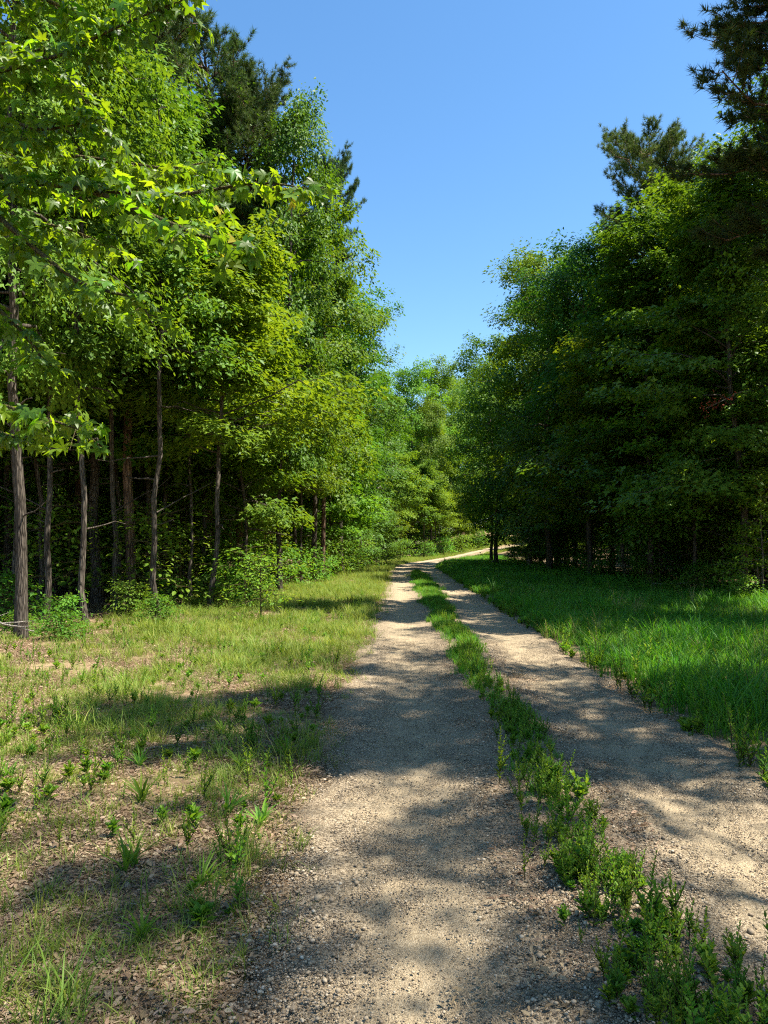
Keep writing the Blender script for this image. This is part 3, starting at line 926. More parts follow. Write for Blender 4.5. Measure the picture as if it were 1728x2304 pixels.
def weed_mesh(seed, h, nleaf, leafL, mat_leaf=None, branchy=0):
    """an upright weed: stem and small leaves that climb it; returns stem mesh, leaf mesh"""
    rg = np.random.default_rng(seed)
    st = MB()
    P, D, N, L = [], [], [], []

    def shoot(p0, d, ln, k):
        s = np.linspace(0, 1, 7)
        bend = rg.normal(0, .10, 3) * ln
        Q = p0 + s[:, None] * ln * d + (s ** 2)[:, None] * bend
        st.tube(Q, .0032 * (1 - .7 * s) * (h / .3) ** .5, 4)
        for a in range(k):
            t = .12 + .88 * (a + .5) / k
            q = np.array([np.interp(t, s, Q[:, b]) for b in range(3)])
            az = a * 2.4 + rg.normal(0, .4)
            e = R(rg.uniform(15, 50) + 28 * t)
            dd = np.array([math.cos(az) * math.cos(e), math.sin(az) * math.cos(e), math.sin(e)])
            P.append(q); D.append(dd); N.append(np.array([-math.cos(az) * math.sin(e), -math.sin(az) * math.sin(e), math.cos(e)]) + rg.normal(0, .2, 3))
            L.append(leafL * rg.uniform(.7, 1.2) * (1.1 - .65 * t ** 2))
    shoot(np.array([0, 0, -.01]), nrm(np.array([rg.normal(0, .12), rg.normal(0, .12), 1])), h, nleaf)
    for b in range(branchy):
        az = b * 2.2 + rg.uniform(0, 1)
        shoot(np.array([0, 0, h * rg.uniform(.05, .5)]), nrm(np.array([math.cos(az) * .55, math.sin(az) * .55, 1])), h * rg.uniform(.35, .6), nleaf // 2)
    P, D, N, L = map(np.array, (P, D, N, L))
    V, F, A = leaf_arrays(P, D, N, L, L * .46, np.clip(rg.beta(2, 2, len(P)), 0, 1), 'oval')
    return st.mesh('stem', [M['twig']], smooth=True), np_mesh('leaves', V, F, [mat_leaf or M['weed_leaf']], {'tint': A})


def merged(name, a, b):
    """two meshes into one (for scattered plants)"""
    Vs, Fs, As, fm, n = [], [], [], [], 0
    mats = []
    for mi, me in enumerate((a, b)):
        v = np.empty(len(me.vertices) * 3, dtype=np.float32); me.vertices.foreach_get('co', v)
        me.calc_loop_triangles()
        t = np.empty(len(me.loop_triangles) * 3, dtype=np.int32); me.loop_triangles.foreach_get('vertices', t)
        tv = np.empty(len(me.vertices), dtype=np.float32); me.attributes['tint'].data.foreach_get('value', tv)
        Vs.append(v.reshape(-1, 3)); Fs.append(t.reshape(-1, 3) + n); As.append(tv); fm.append(np.full(len(t) // 3, mi)); n += len(me.vertices)
        mats.append(me.materials[0])
    return np_mesh(name, np.concatenate(Vs), np.concatenate(Fs), mats, {'tint': np.concatenate(As)}, fmat=np.concatenate(fm))


rng = np.random.default_rng(77)


def noise2(x, y, s=1.0, seed=0.0):
    return (np.sin(x * 1.3 * s + seed) * np.cos(y * 1.1 * s - seed * 1.7) + np.sin((x * .7 + y * .9) * s * 2.1 + seed * 3.1) * .6 + np.sin((x * 1.9 - y * 1.5) * s * 1.7 + 2 * seed) * .4) / 2 * .5 + .5


# the wood going on behind the trees one can tell apart
fw = []
for k in range(150):
    y_ = rng.uniform(6, 125)
    fw.append((-24 - 22 * rng.uniform() - .02 * y_ if k % 2 else 21 + 22 * rng.uniform() + .06 * y_, y_))
for k in range(60):
    fw.append((-34 + 80 * rng.uniform(), 128 + 26 * rng.uniform()))
for k in range(16):
    fw.append((-12 - 10 * rng.uniform(), 66 + 40 * rng.uniform()))
for k in range(26):
    fw.append((-20 - 5 * rng.uniform() - .1 * k, 22 + 1.9 * k))
for k in range(22):
    fw.append((18 + 4 * rng.uniform() + .35 * k, 24 + 2.4 * k))
fw = np.array(fw)
scatter('far_wood', np.c_[fw, ground_z(fw[:, 0], fw[:, 1]) - 1.9], rng.uniform(0, 6.28, len(fw)), rng.uniform(.85, 1.25, len(fw)) * np.where(fw[:, 1] > 126, 1.25, 1.0), rng.integers(0, 3, len(fw)),
        [unlinked('wood_crown', KINDS['oakC']['crown']), unlinked('wood_crown', KINDS['edge']['crown']), unlinked('wood_crown', KINDS['oakC']['crown'])],
        'dark leafy mass of the wood far behind the trunks')

# grass on the right verge and in the middle strip
lush = [unlinked('lush_grass_blades', blades_mesh(100 + k, 120, .30, .16, .46, .0085, .75, M['grass_lush'])) for k in range(5)]
lush_far = [unlinked('lush_grass_far', blades_mesh(110 + k, 110, .42, .20, .46, .014, .7, M['grass_lush'])) for k in range(3)]
P, SC, IX = [], [], []
for (y0, y1, dn) in ((2.5, 14, 13), (14, 26, 9), (26, 48, 6), (48, 80, 4.2)):
    n = int((y1 - y0) * 11 * dn)
    y = rng.uniform(y0, y1, n); x = rng.uniform(1, 12, n)
    d = x - xc(y)
    ok = (d > 1.62 + .22 * noise2(x, y, 2.3, 1)) & (x < right_edge(y) + .8) & (x < .5 * y + 2.2)
    x, y, d = x[ok], y[ok], d[ok]
    P.append(np.c_[x, y, ground_z(x, y)])
    SC.append((.74 + .62 * noise2(x, y, .9, 5)) * np.clip(.55 + (d - 1.5) * .6, .55, 1.0) * rng.uniform(.8, 1.15, len(x)))
    IX.append(rng.integers(0, 5, len(x)) if y1 < 30 else 5 + rng.integers(0, 3, len(x)))
straw = [unlinked('straw_blades', blades_mesh(120 + k, 26, .30, .25, .62, .0045, .55, M['straw'])) for k in range(2)]
P = np.concatenate(P); SC = np.concatenate(SC); IX = np.concatenate(IX)
IX = np.where((rng.uniform(0, 1, len(IX)) < .10) & (noise2(P[:, 0], P[:, 1], .6, 3) > .4), 8 + rng.integers(0, 2, len(IX)), IX)
SC = SC * np.where(rng.uniform(0, 1, len(SC)) < .12, 1.35, 1.0)
scatter('verge_grass', P, rng.uniform(0, 6.28, len(P)), SC, IX, lush + lush_far + straw, 'lush green grass on the shaded right verge')

short = [unlinked('short_grass_blades', blades_mesh(130 + k, 80, .26, .04, .15, .0042, .9, M['grass_dry'])) for k in range(5)]
mid_ = [unlinked('mid_grass_blades', blades_mesh(140 + k, 70, .26, .10, .30, .006, .8, M['grass_dry'])) for k in range(3)]
P, SC, IX = [], [], []
for (y0, y1, dn) in ((2.0, 8, 50), (8, 16, 46), (16, 30, 26), (30, 80, 12), (80, 108, 16)):
    n = int((y1 - y0) * 9 * dn)
    y = rng.uniform(y0, y1, n); x = rng.uniform(-8, 4, n) + (xc(y) - .8 if y0 >= 80 else 0)
    d = x - xc(y)
    le = left_edge(y) if y0 < 80 else x - 2
    nz_ = noise2(x, y, .8, 2)
    prob = np.clip(.52 + 1.9 * (nz_ - .45) + .045 * (y - 5), .26, 1.0)
    prob *= np.where(x < le + 1.2, .35, 1)
    prob *= np.where((x < -3.2) & (y < 14), .55, 1)
    ok = ((d < -1.52) | (d > 1.6)) & (d < (-1.5 if y0 < 80 else 9)) & (np.abs(d) > 1.52 + .2 * noise2(x, y, 2.0, 3)) & (x > le - .8) & (rng.uniform(0, 1, n) < prob) & (x > -.5 * y - 2)
    x, y, d, le = x[ok], y[ok], d[ok], le[ok]
    P.append(np.c_[x, y, ground_z(x, y)])
    SC.append((.7 + .7 * noise2(x, y, 1.3, 8)) * rng.uniform(.75, 1.2, len(x)) * np.clip(.82 + .010 * y, .8, 1.25))
    tall = rng.uniform(0, 1, len(x)) < np.clip((y - 7) / 18, .08, .42)
    IX.append(np.where(tall, 5 + rng.integers(0, 3, len(x)), rng.integers(0, 5, len(x))))
P = np.concatenate(P); SC = np.concatenate(SC); IX = np.concatenate(IX)
scatter('thin_grass', P, rng.uniform(0, 6.28, len(P)), SC, IX, short + mid_, 'thin yellow green grass on the sunlit left verge')

# middle strip: grass further on, leafy weeds nearer
strip_g = [unlinked('strip_grass_blades', blades_mesh(150 + k, 60, .20, .08, .26, .006, .7, M['grass_lush'])) for k in range(3)]
small_weed = [unlinked('low_weed', merged('low_weed', *weed_mesh(200 + k, (.10, .15, .20, .26, .07)[k], (12, 20, 24, 28, 10)[k], (.04, .028, .026, .028, .05)[k], branchy=(4, 2, 3, 1, 5)[k]))) for k in range(5)]
n = 6000
y = 2.2 + 44 * rng.uniform(0, 1, n) ** 1.25
wdt = np.interp(y, [2, 4, 9, 20, 40, 46], [.24, .19, .14, .23, .34, .1])
x = xc(y) + rng.normal(0, 1, n) * wdt * .55 + .07 * np.sin(y * 1.1)
pr = np.interp(y, [2, 6, 8, 12, 16], [.36, .5, .55, .7, .85])
ok = rng.uniform(0, 1, n) < pr * np.clip(noise2(x, y, 1.6, 9) * 1.5, .2, 1)
x, y = x[ok], y[ok]
isw = rng.uniform(0, 1, len(x)) < np.interp(y, [3, 7, 12, 25], [.93, .82, .6, .3])
IX = np.where(isw, 3 + rng.integers(0, 5, len(x)), rng.integers(0, 3, len(x)))
scatter('strip_weeds', np.c_[x, y, ground_z(x, y) + .095], rng.uniform(0, 6.28, len(x)), rng.uniform(.6, 1.25, len(x)) * np.where(isw, 1.0, np.interp(y, [4, 12], [.5, .8])), IX, strip_g + small_weed,
        'small weeds and grass along the middle of the track')

# leafy weeds mixed into both verges
n = 3200
y = 2.3 + 28 * rng.uniform(0, 1, n) ** 1.4
left = rng.uniform(0, 1, n) < .72
x = np.where(left, rng.uniform(-6.5, -.6, n), xc(y) + 1.5 + 6 * rng.uniform(0, 1, n) ** 1.8)
d = x - xc(y)
ok = ((d < -1.5) & (x > left_edge(y) - .6) & (noise2(x, y, 1.1, 4) > .38)) | (d > 1.5)
x, y = x[ok], y[ok]
scatter('verge_weeds', np.c_[x, y, ground_z(x, y)], rng.uniform(0, 6.28, len(x)), rng.uniform(.6, 1.6, len(x)) * np.where(x > 1, 1.5, 1.0), rng.integers(0, 5, len(x)), small_weed,
        'leafy weeds dotted through the verges')


# dead leaves on the ground
def litter_mesh(seed, n, rad):
    """curled dead leaves with pine needles between them"""
    rg = np.random.default_rng(seed)
    Vs, Fs, As, k = [], [], [], 0
    for shape, m in (('oval', int(n * .62)), ('needle', int(n * .5))):
        P = np.c_[rg.uniform(-rad, rad, (m, 2)), rg.uniform(.002, .018, m)]
        az = rg.uniform(0, 6.283, m)
        if shape == 'oval':
            D = np.c_[np.cos(az), np.sin(az), rg.normal(0, .26, m)]
            N = np.c_[rg.normal(0, .35, (m, 2)), np.ones(m)]
            L = .012 + .045 * rg.beta(1.6, 3.2, m)
            W = L * rg.uniform(.3, .62, m)
        else:
            D = np.c_[np.cos(az), np.sin(az), rg.normal(0, .04, m)]
            N = np.c_[rg.normal(0, .2, (m, 2)), np.ones(m)]
            L = rg.uniform(.04, .10, m)
            W = np.full(m, .0022)
        V, F, A = leaf_arrays(P, D, N, L, W, rg.beta(1.6, 1.6, m), shape)
        Vs.append(V); Fs.append(F + k); As.append(A); k += len(V)
    return np_mesh('litter', np.concatenate(Vs), np.concatenate(Fs), [M['dead_leaf']], {'tint': np.concatenate(As)})


lit = [unlinked('litter_patch', litter_mesh(300 + k, 300, .30)) for k in range(4)]
n = 9000
y = 1.6 + 26 * rng.uniform(0, 1, n) ** 1.5
x = rng.uniform(-9, 4, n)
d = x - xc(y)
ok = (d < -1.45) & (x > -.5 * y - 2) & ((noise2(x, y, 1.4, 6) > .36) | (y < 4.2))
n = 300
y2 = 2.2 + 9 * rng.uniform(0, 1, n); x2 = xc(y2) + rng.normal(0, .22, n)
P = np.r_[np.c_[x[ok], y[ok], ground_z(x[ok], y[ok])], np.c_[x2, y2, ground_z(x2, y2) + .085][:45]]
scatter('leaf_litter', P, rng.uniform(0, 6.28, len(P)), rng.uniform(.8, 1.15, len(P)), rng.integers(0, 4, len(P)), lit, 'brown dead leaves lying on the left verge')


# loose stones on the road
def pebbles_mesh(seed, n, rad, s0, s1):
    rg = np.random.default_rng(seed)
    ph = (1 + 5 ** .5) / 2
    ico = nrm(np.array([[-1, ph, 0], [1, ph, 0], [-1, -ph, 0], [1, -ph, 0], [0, -1, ph], [0, 1, ph], [0, -1, -ph], [0, 1, -ph], [ph, 0, -1], [ph, 0, 1], [-ph, 0, -1], [-ph, 0, 1]]))
    F = np.array([[0, 11, 5], [0, 5, 1], [0, 1, 7], [0, 7, 10], [0, 10, 11], [1, 5, 9], [5, 11, 4], [11, 10, 2], [10, 7, 6], [7, 1, 8], [3, 9, 4], [3, 4, 2], [3, 2, 6], [3, 6, 8], [3, 8, 9], [4, 9, 5], [2, 4, 11], [6, 2, 10], [8, 6, 7], [9, 8, 1]])
    s = s0 + (s1 - s0) * rg.uniform(0, 1, n) ** 3
    sh = rg.uniform(.65, 1.2, (n, 1, 3)) * np.array([1, 1, .62])
    V = ico[None] * sh * rg.uniform(.78, 1.15, (n, 12, 1)) * s[:, None, None]
    an = rg.uniform(0, 6.283, n)
    ca, sa = np.cos(an)[:, None], np.sin(an)[:, None]
    V = np.stack([V[..., 0] * ca - V[..., 1] * sa, V[..., 0] * sa + V[..., 1] * ca, V[..., 2]], -1)
    V += np.c_[rg.uniform(-rad, rad, (n, 2)), s * .12][:, None]
    FF = (F[None] + (np.arange(n) * 12)[:, None, None]).reshape(-1, 3)
    return np_mesh('pebbles', V.reshape(-1, 3), FF, [M['stone']], {'tint': np.repeat(rg.beta(2, 2, n), 12)})


peb = [unlinked('pebble_patch', pebbles_mesh(400 + k, 240, .20, .0016, .0068)) for k in range(4)]
coarse = [unlinked('coarse_pebbles', pebbles_mesh(410 + k, 60, .20, .003, .013)) for k in range(3)]
n = 2600
y = 2.2 + 11 * rng.uniform(0, 1, n) ** 1.5
u = rng.uniform(-1.55, 1.55, n)
rutd = np.abs(np.abs(u) - .88)
keep = rng.uniform(0, 1, n) < np.clip(.35 + 1.6 * rutd, 0, 1)
y, u, rutd = y[keep], u[keep], rutd[keep]
x = xc(y) + u
pz = base_z(xc(y), y) - .035 * np.exp(-((np.abs(u) - .88) / .34) ** 2) + .03 * np.exp(-(u / .25) ** 2) - .10 * sstep(1.42, 1.85, np.abs(u))
co = rng.uniform(0, 1, len(x)) < np.clip((rutd - .22) * 1.3, .01, .45)
scatter('loose_gravel', np.c_[x, y, pz + .002], rng.uniform(0, 6.28, len(x)), rng.uniform(.75, 1.15, len(x)), np.where(co, 4 + rng.integers(0, 3, len(x)), rng.integers(0, 4, len(x))),
        peb + coarse, 'loose grey and tan gravel on the track')


# ------------------------------------------------------------------ the near sweetgum: star leaves one by one
def star_leaf(seed, cup, droop):
    rg = np.random.default_rng(seed)
    out = [(0.0, -.02)]
    angs = [-112, -56, 0, 56, 112]
    lens = [.60, .88, 1.0, .88, .60]
    pts = []
    for k, (a, l) in enumerate(zip(angs, lens)):
        a_ = R(a + rg.normal(0, 3)); l *= rg.uniform(.94, 1.06)
        dx, dy = math.sin(a_), math.cos(a_)
        wv = .19
        pts += [(dx * l * .55 - dy * wv, dy * l * .55 + dx * wv), (dx * l, dy * l), (dx * l * .55 + dy * wv, dy * l * .55 - dx * wv)]
        if k < 4:
            b = R((angs[k] + angs[k + 1]) / 2)
            pts.append((math.sin(b) * .44, math.cos(b) * .44))
    P = np.array([(0, .12)] + [(0, -.02)] + pts)          # hub, petiole end, outline
    r = np.linalg.norm(P - [0, .12], axis=1)
    z = 1.3 * cup * r ** 2 - 1.3 * droop * np.maximum(P[:, 1], 0) ** 2 + .10 * np.sin(P[:, 0] * 4 + seed) * r
    # midrib fold: lobe sides lifted a little
    lift = np.zeros(len(P))
    k = 2
    for q in range(5):
        lift[k] += .045; lift[k + 2] += .045
        k += 4 if q < 4 else 3
    V = np.c_[P[:, 1], P[:, 0], z + lift]                  # leaf points along +X
    n = len(P)
    F = np.array([[0, a + 1, a] for a in range(1, n - 1)] + [[0, 1, n - 1]])
    me = np_mesh('leaf', V, F, [M['gum_leaf']], {'tint': np.clip(rg.uniform(.02, .85) + rg.normal(0, .05, n), 0, 1)})
    return me


star = [star_leaf(500 + k, cu, dr) for k, (cu, dr) in enumerate([(-.10, .10), (.10, .30), (-.30, .05), (-.05, .5), (.2, .05), (-.4, .35), (-.2, .2), (.05, .45), (-.5, .1), (.15, .25), (-.25, .4)])]
star_y = star_leaf(520, -.1, .15)
star_y.materials.clear(); star_y.materials.append(M['yellow_leaf'])

gum = link('sweetgum_tree', None, loc=(-4.7, 5.4, float(ground_z(-4.7, 5.4))))
tag(gum, 'near tree reaching in from the left with big star shaped leaves', 'tree')
g0 = np.array(gum.location)
wood = MB()
hs = np.linspace(0, 1, 10)
trk = np.c_[.25 * np.sin(hs * 2), .15 * np.sin(hs * 3), hs * 9.2 - .15]
wood.tube(trk, .12 * (1 - hs) ** .8 + .012, 9)
link('trunk', wood.mesh('trunk', [M['grey_bark']], smooth=True), gum)
rg = np.random.default_rng(42)
paths = [
    [(-120, 150, 5.2), (0, 178, 4.9), (90, 190, 4.75), (185, 197, 4.6), (255, 180, 4.5), (318, 190, 4.45)],
    [(-120, 80, 5.1), (0, 72, 4.7), (60, 56, 4.6), (120, 25, 4.5), (195, -5, 4.4)],
    [(-120, 110, 5.2), (-10, 112, 4.9), (40, 132, 4.7), (105, 118, 4.6)],
    [(-60, 165, 5.1), (30, 245, 4.7), (80, 285, 4.5), (138, 298, 4.4), (150, 318, 4.35)],
    [(90, 190, 4.75), (150, 215, 4.45), (200, 236, 4.3), (246, 246, 4.25)],
    [(-140, 360, 5.1), (-20, 398, 4.5), (45, 418, 4.3), (93, 434, 4.2)],
    [(-120, 250, 5.2), (-10, 300, 4.8), (30, 340, 4.8), (48, 368, 4.75)],
    [(-120, -30, 5.0), (0, -15, 4.8), (70, 8, 4.7), (112, 40, 4.6)],
    [(-120, 200, 5.4), (-10, 222, 5.2), (60, 225, 5.1), (120, 250, 5.0)],
    [(-120, 30, 5.6), (10, 40, 5.5), (80, 90, 5.4), (125, 150, 5.3)],
    [(-120, 130, 5.9), (20, 150, 5.8), (110, 160, 5.7), (170, 170, 5.6), (215, 160, 5.6)],
    [(-100, -90, 5.0), (20, -60, 4.8), (110, -40, 4.6), (190, -30, 4.5)],
    [(-130, 400, 5.4), (-20, 425, 5.2), (20, 440, 5.1), (60, 425, 5.0)],
]
leaves = []     # (pos, dir, normal, size, branch index, yellow)
branches = []
for bi, pth in enumerate(paths):
    K = np.array([at(*p) for p in pth]) - g0
    h = K[0][2] - .5
    t0 = np.array([np.interp(h, trk[:, 2], trk[:, a]) for a in range(3)])
    if bi != 4:
        K = np.vstack([t0, K])
    s0 = np.linspace(0, 1, len(K)); s = np.linspace(0, 1, 26)
    Q = np.c_[[np.interp(s, s0, K[:, a]) for a in range(3)]].T
    for _ in range(3):
        Q[1:-1] = (Q[:-2] + Q[2:] + 2 * Q[1:-1]) / 4
    bm_ = MB()
    bm_.tube(Q, .020 * (1 - s) ** .9 + .0035, 6)
    ln = np.r_[0, np.cumsum(np.linalg.norm(np.diff(Q, axis=0), axis=1))]
    pos = rg.uniform(.55, .75) if bi != 4 else .1
    k = 0
    while pos < ln[-1]:
        q = np.array([np.interp(pos, ln, Q[:, a]) for a in range(3)])
        tdir = nrm(np.array([np.interp(min(pos + .05, ln[-1]), ln, Q[:, a]) for a in range(3)]) - np.array([np.interp(pos - .05, ln, Q[:, a]) for a in range(3)]))
        side = nrm(np.cross(tdir, [0, 0, 1])) * (1 if k % 2 else -1)
        tl = rg.uniform(.12, .34) * (1.1 - .5 * pos / ln[-1])
        td = nrm(tdir * rg.uniform(.3, .9) + side * rg.uniform(.3, 1) + np.array([0, 0, rg.uniform(-.55, .45)]))
        tw = q + np.linspace(0, 1, 4)[:, None] * tl * td
        tw[:, 2] -= .25 * tl * np.linspace(0, 1, 4) ** 2
        bm_.tube(tw, [.0034, .003, .0024, .0018], 4)
        nlf = int(5 + tl * 20)
        for a in range(nlf):
            t = .25 + .75 * (a + .5) / nlf
            lp = q + (tw[3] - q) * t
            az = rg.uniform(0, 6.283)
            pd = nrm(td * .6 + np.array([math.cos(az), math.sin(az), rg.uniform(-.1, .7)]))
            pl = rg.uniform(.035, .075)
            pe = lp + pd * pl
            pe[2] -= .01
            bm_.tube(np.array([lp, lp + pd * pl * .5 + [0, 0, .006], pe]), [.0013, .0011, .001], 3)
            ld = nrm(np.array([pd[0], pd[1], 0]) * .9 + np.array([0, 0, rg.uniform(-1.5, .2)]) + rg.normal(0, .25, 3))
            nv = np.array([rg.normal(.15, .5), rg.normal(-.1, .5), 1.0]) + .25 * np.array([ld[0], ld[1], 0])
            leaves.append((pe, ld, nv, rg.uniform(.048, .09), bi))
        pos += rg.uniform(.045, .08)
        k += 1
    branches.append(link('branch', bm_.mesh('branch', [M['twig']], smooth=True), gum))


def frame(ld, nv):
    x = nrm(ld); y = nrm(np.cross(nv, x)); z = np.cross(x, y)
    return x, y, z


scored = []
for lf in leaves:
    w_ = lf[0] + g0
    p = project(*w_)
    vis = p is not None and -8 < p[0] < 776 and -8 < p[1] < 1030
    scored.append((lf[3] / w_[1] if vis else 0))
order = np.argsort(-np.array(scored))
n_single = min(300, int((np.array(scored) > 0).sum()))
singles = set(order[:n_single].tolist())
jv, jf, ja, jn_ = [], [], [], 0
yel = 0
for k, lf in enumerate(leaves):
    pe, ld, nv, sz, bi = lf
    x_, y_, z_ = frame(ld, nv)
    me = star[k % len(star)]
    if k in singles:
        p = project(*(pe + g0))
        if p[0] > 150 and 130 < p[1] < 300 and rg.uniform() < .07:
            me = star_y
        o = link('leaf', me, branches[bi])
        o.matrix_local = Matrix(((x_[0] * sz, y_[0] * sz, z_[0] * sz, pe[0]), (x_[1] * sz, y_[1] * sz, z_[1] * sz, pe[1]), (x_[2] * sz, y_[2] * sz, z_[2] * sz, pe[2]), (0, 0, 0, 1)))
        if me is star_y:
            o['label'] = 'yellowed star leaf on the near branch'
    else:
        v = np.empty(len(me.vertices) * 3, dtype=np.float32); me.vertices.foreach_get('co', v); v = v.reshape(-1, 3) * sz
        f = np.empty(len(me.polygons) * 3, dtype=np.int32); me.loops.foreach_get('vertex_index', f)
        jv.append(pe + v[:, 0:1] * x_ + v[:, 1:2] * y_ + v[:, 2:3] * z_); jf.append(f.reshape(-1, 3) + jn_); jn_ += len(v)
        ja.append(np.full(len(v), rg.beta(2, 2)))
rest = link('leaves', np_mesh('leaves', np.concatenate(jv), np.concatenate(jf), [M['gum_leaf']], {'tint': np.concatenate(ja)}), gum)
tag(rest, kind='stuff')
print('sweetgum leaves', len(leaves), 'single', n_single)

# ------------------------------------------------------------------ plants at the wood's edge and on the track, one by one
weeds = [weed_mesh(600 + k, (.30, .22, .34, .26, .38, .18)[k], (40, 24, 46, 30, 50, 18)[k], (.036, .048, .034, .042, .038, .055)[k], branchy=(1, 3, 2, 4, 1, 5)[k]) for k in range(6)]


def weed(x, y, s, label, group, k, zoff=.0):
    st, lv = weeds[k % 6]
    r_ = link('weed', None, loc=(x, y, float(ground_z(x, y)) + zoff), rot=(0, 0, (x * 37 + y * 91) % 6.28), scale=(s, s, s))
    r_.empty_display_size = .05
    link('stem', st, r_); link('leaves', lv, r_)
    return tag(r_, label, 'weed', group)


near_w = []
for k in range(54):
    y = 2.4 + 3.6 * rng.uniform() ** 1.5
    x = float(xc(y)) + rng.normal(0, .145) + np.interp(y, [2.4, 3.4, 5], [.12, .03, -.05])
    near_w.append((y, x, rng.uniform(.6, 1.12)))
near_w.sort()
for k, (y, x, s) in enumerate(near_w):
    weed(x, y, s, '{} leafy weed counting away from the camera, in the middle strip of the track'.format(ordinal(k)), 'leafy weeds in the middle strip', k, .085)

row([('shrub2', -5.5, 13.2, .45), ('shrub', -6.2, 14.8, .7), ('shrub2', -4.6, 15.6, .5), ('shrub', -5.6, 17.2, .8), ('shrub', -7.0, 13.0, .6), ('shrub2', -6.4, 13.6, .4),
     ('shrub2', -4.4, 19.5, .7), ('shrub2', -3.7, 21.2, .8), ('shrub', -5.8, 20.4, .9), ('shrub', -4.7, 23.6, 1.1), ('shrub2', -5.6, 25.4, 1.2), ('shrub', -3.9, 27.6, 1.5), ('shrub', -3.6, 31.2, 1.6),
     ('shrub2', -3.2, 34.4, 1.3), ('shrub', -3.0, 38, 1.9), ('shrub', -2.6, 43, 2.0), ('shrub2', -2.2, 47.5, 1.7), ('shrub', -1.8, 53, 2.1), ('shrub', -1.0, 60, 2.2), ('shrub', .2, 68, 2.0), ('shrub', 1.6, 76, 2.2), ('shrub2', -8.2, 16.6, 1.0)],
    '{} low shrub from the left along the foot of the left wood', 'shrub', 'shrub', 'shrubs along the left wood')
row([('shrub', 9.4, 20.4, .8), ('shrub2', 9.0, 22.6, .7), ('shrub', 10.0, 24.2, 1.1), ('shrub', 9.6, 28.2, 1.0), ('shrub2', 9.4, 33.4, .9), ('shrub', 10.4, 30.6, 1.4), ('shrub', 10.0, 37, 1.3), ('shrub', 10.0, 44, 1.4),
     ('shrub', 10.2, 52, 1.6), ('shrub', 10.2, 60, 1.6), ('shrub', 12.8, 69, 1.6), ('shrub', 11.8, 64, 1.4)],
    '{} low shrub from the left along the foot of the right wood', 'shrub', 'shrub', 'shrubs along the right wood')
tree('whip', -2.6, 16.2, 1.55, 'sapling', 'lone slim sapling standing out on the left verge', 'sapling')
tree('whip', -3.3, 18.6, 1.7, 'sapling', 'leafy young sapling at the wood edge just behind the lone slim one', 'sapling', wide=1.5)


# broad bladed grass clumps and a rosette on the left verge
def clump_parts(seed, n, h, w, mat):
    return blades_mesh(seed, n, .05, h * .6, h, w, 1.0, mat)


clumps = [clump_parts(700 + k, 16 + 3 * k, .20 + .03 * k, .013, M['weed_leaf']) for k in range(4)]
spots = [(-.86, 3.75), (-.72, 4.55), (-.95, 4.75), (-1.5, 4.9), (-1.75, 5.6), (-1.25, 3.9), (-2.2, 4.4), (-1.05, 5.6), (-1.9, 3.7), (-.75, 6.0), (-2.6, 5.4), (-1.35, 6.6), (-3.1, 6.4), (-1.0, 3.2)]
spots.sort(key=lambda p: p[1])
for k, (x, y) in enumerate(spots):
    o = link('grass_clump', clumps[k % 4], loc=(x, y, float(ground_z(x, y))), rot=(0, 0, k * 1.7), scale=(1, 1, 1))
    tag(o, '{} broad bladed grass clump on the left verge, counting away from the camera'.format(ordinal(k)), 'grass clump', 'broad grass clumps on the left verge')


# fallen wood
def dead_limb(name, pts, r0, label, mat='dead_wood', cat='branch', twigs=3, seed=0):
    rg = np.random.default_rng(seed)
    K = np.array(pts, dtype=float)
    K[:, 2] += ground_z(K[:, 0], K[:, 1])
    s0 = np.linspace(0, 1, len(K)); s = np.linspace(0, 1, 14)
    Q = np.c_[[np.interp(s, s0, K[:, a]) for a in range(3)]].T + rg.normal(0, r0 * .35, (14, 3))
    o_ = Q[0].copy()
    mb = MB()
    mb.tube(Q - o_, r0 * (1 - .75 * s) + .002, 7, cap=True)
    L_ = np.linalg.norm(Q[-1] - Q[0])
    for k in range(twigs):
        t = rg.uniform(.3, .95)
        q = np.array([np.interp(t, s, Q[:, a]) for a in range(3)]) - o_
        d = nrm(rg.normal(0, 1, 3) * [1, 1, .4] + nrm(Q[-1] - Q[0]))
        d[2] = abs(d[2])
        e = q + d * L_ * rg.uniform(.12, .3)
        mb.tube(np.linspace(q, e, 4) + rg.normal(0, r0 * .2, (4, 3)), [r0 * .4, r0 * .3, r0 * .2, r0 * .1], 5)
    o = link(name, mb.mesh(name, [M[mat]], smooth=True), loc=o_)
    return tag(o, label, cat)


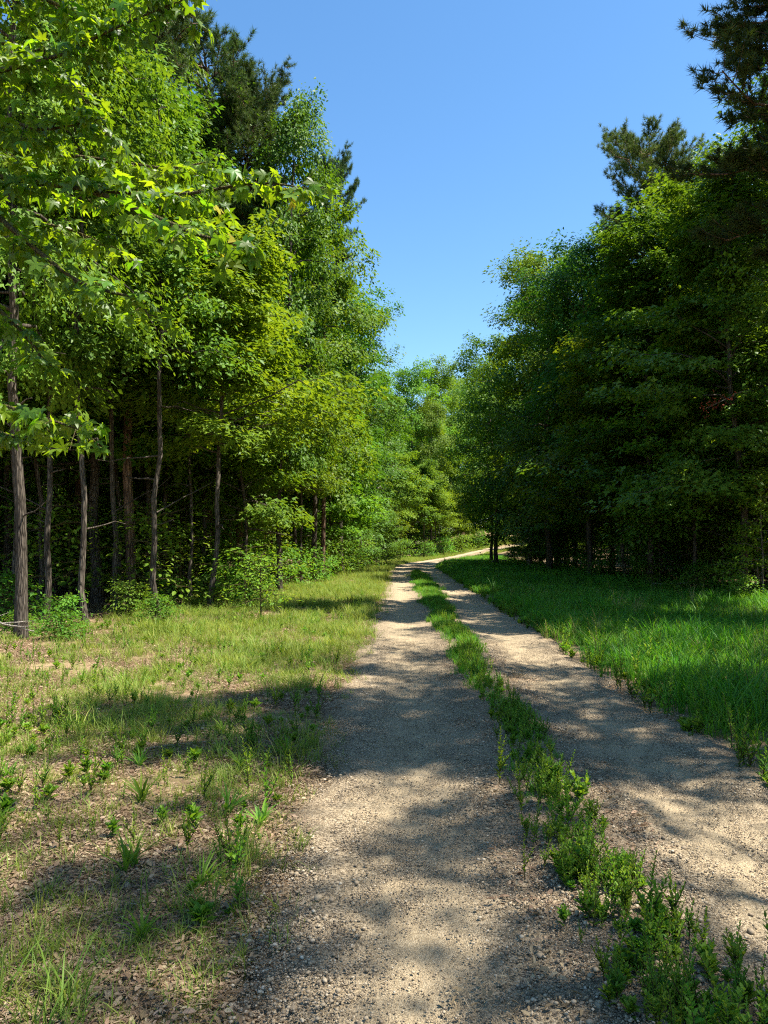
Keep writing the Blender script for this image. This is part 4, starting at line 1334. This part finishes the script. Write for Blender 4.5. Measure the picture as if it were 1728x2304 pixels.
dead_limb('fallen_log', [(9.3, 27.5, .12), (10.5, 27.0, .25), (12.2, 26.8, .2)], .09, 'pale fallen log lying in the shade under the right wood', seed=1)
dead_limb('fallen_branch', [(10.3, 23.8, .1), (11.0, 23.2, .5), (11.8, 23.0, .25)], .035, 'grey fallen branch arching over the ground under right trees', twigs=6, seed=2)
dead_limb('fallen_branch', [(7.6, 58, .1), (8.4, 57.5, .5), (9.4, 57.6, .4)], .07, 'bleached fallen limb at the far right grass edge by the bend', seed=3)
dead_limb('fallen_branch', [(-7.3, 12.7, .1), (-6.5, 12.5, .45), (-5.7, 12.6, .2)], .03, 'bare dead branch resting at the foot of the leftmost thick trunk', twigs=7, seed=4)
dead_limb('fallen_twig', [(-1.9, 6.1, .012), (-1.6, 6.25, .015), (-1.25, 6.42, .012)], .006, 'thin dry twig lying on bare litter of the left verge', twigs=2, cat='twig', seed=5)

# russet dead leaves hanging in the right wood
dp = at(716, 404, 22.0)
mb = MB()
rg = np.random.default_rng(9)
Q = np.array([[1.2, .4, .5], [.7, .2, .35], [.2, 0, .1], [-.35, -.1, -.15]])
mb.tube(Q, [.03, .022, .014, .006], 5)
n = 60
t = rg.uniform(.55, 1, n)
Pl = np.c_[[np.interp(t, np.linspace(0, 1, 4), Q[:, a]) for a in range(3)]].T + rg.normal(0, .14, (n, 3))
Dl = np.c_[rg.normal(0, .6, (n, 2)), -rg.uniform(.3, 1, n)]
V, F, A = leaf_arrays(Pl, Dl, rg.normal(0, 1, (n, 3)), rg.uniform(.08, .16, n), rg.uniform(.04, .07, n), rg.uniform(0, 1, n), 'oval')
db = link('dead_branch', None, loc=dp)
link('limb', mb.mesh('limb', [M['dead_wood']], smooth=True), db)
link('leaves', np_mesh('leaves', V, F, [M['russet_leaf']], {'tint': A}), db)
tag(db, 'broken branch with russet dead leaves caught in the right wood', 'branch')

# a few stones one can pick out on the track
rg = np.random.default_rng(21)
sm = [pebbles_mesh(900 + k, 1, .0, .019, .026) for k in range(4)]
st = sorted([(float(xc(y) + u), y) for u, y in ((-.28, 2.75), (.34, 2.7), (-.42, 3.1), (-.2, 3.45), (.5, 3.3), (-.35, 3.9), (.55, 4.2), (-.45, 4.6), (.42, 5.2), (-1.35, 3.6), (1.35, 4.9), (-.38, 5.6))], key=lambda p: p[1])
for k, (x, y) in enumerate(st):
    u = x - float(xc(y))
    z = float(base_z(float(xc(y)), y)) - .035 * math.exp(-((abs(u) - .88) / .34) ** 2) + .03 * math.exp(-(u / .25) ** 2)
    o = link('stone', sm[k % 4], loc=(x, y, z + .006), rot=(0, 0, k * 1.3))
    tag(o, '{} larger loose stone on the gravel, counting away from the camera'.format(ordinal(k)), 'stone', 'larger stones on the track')
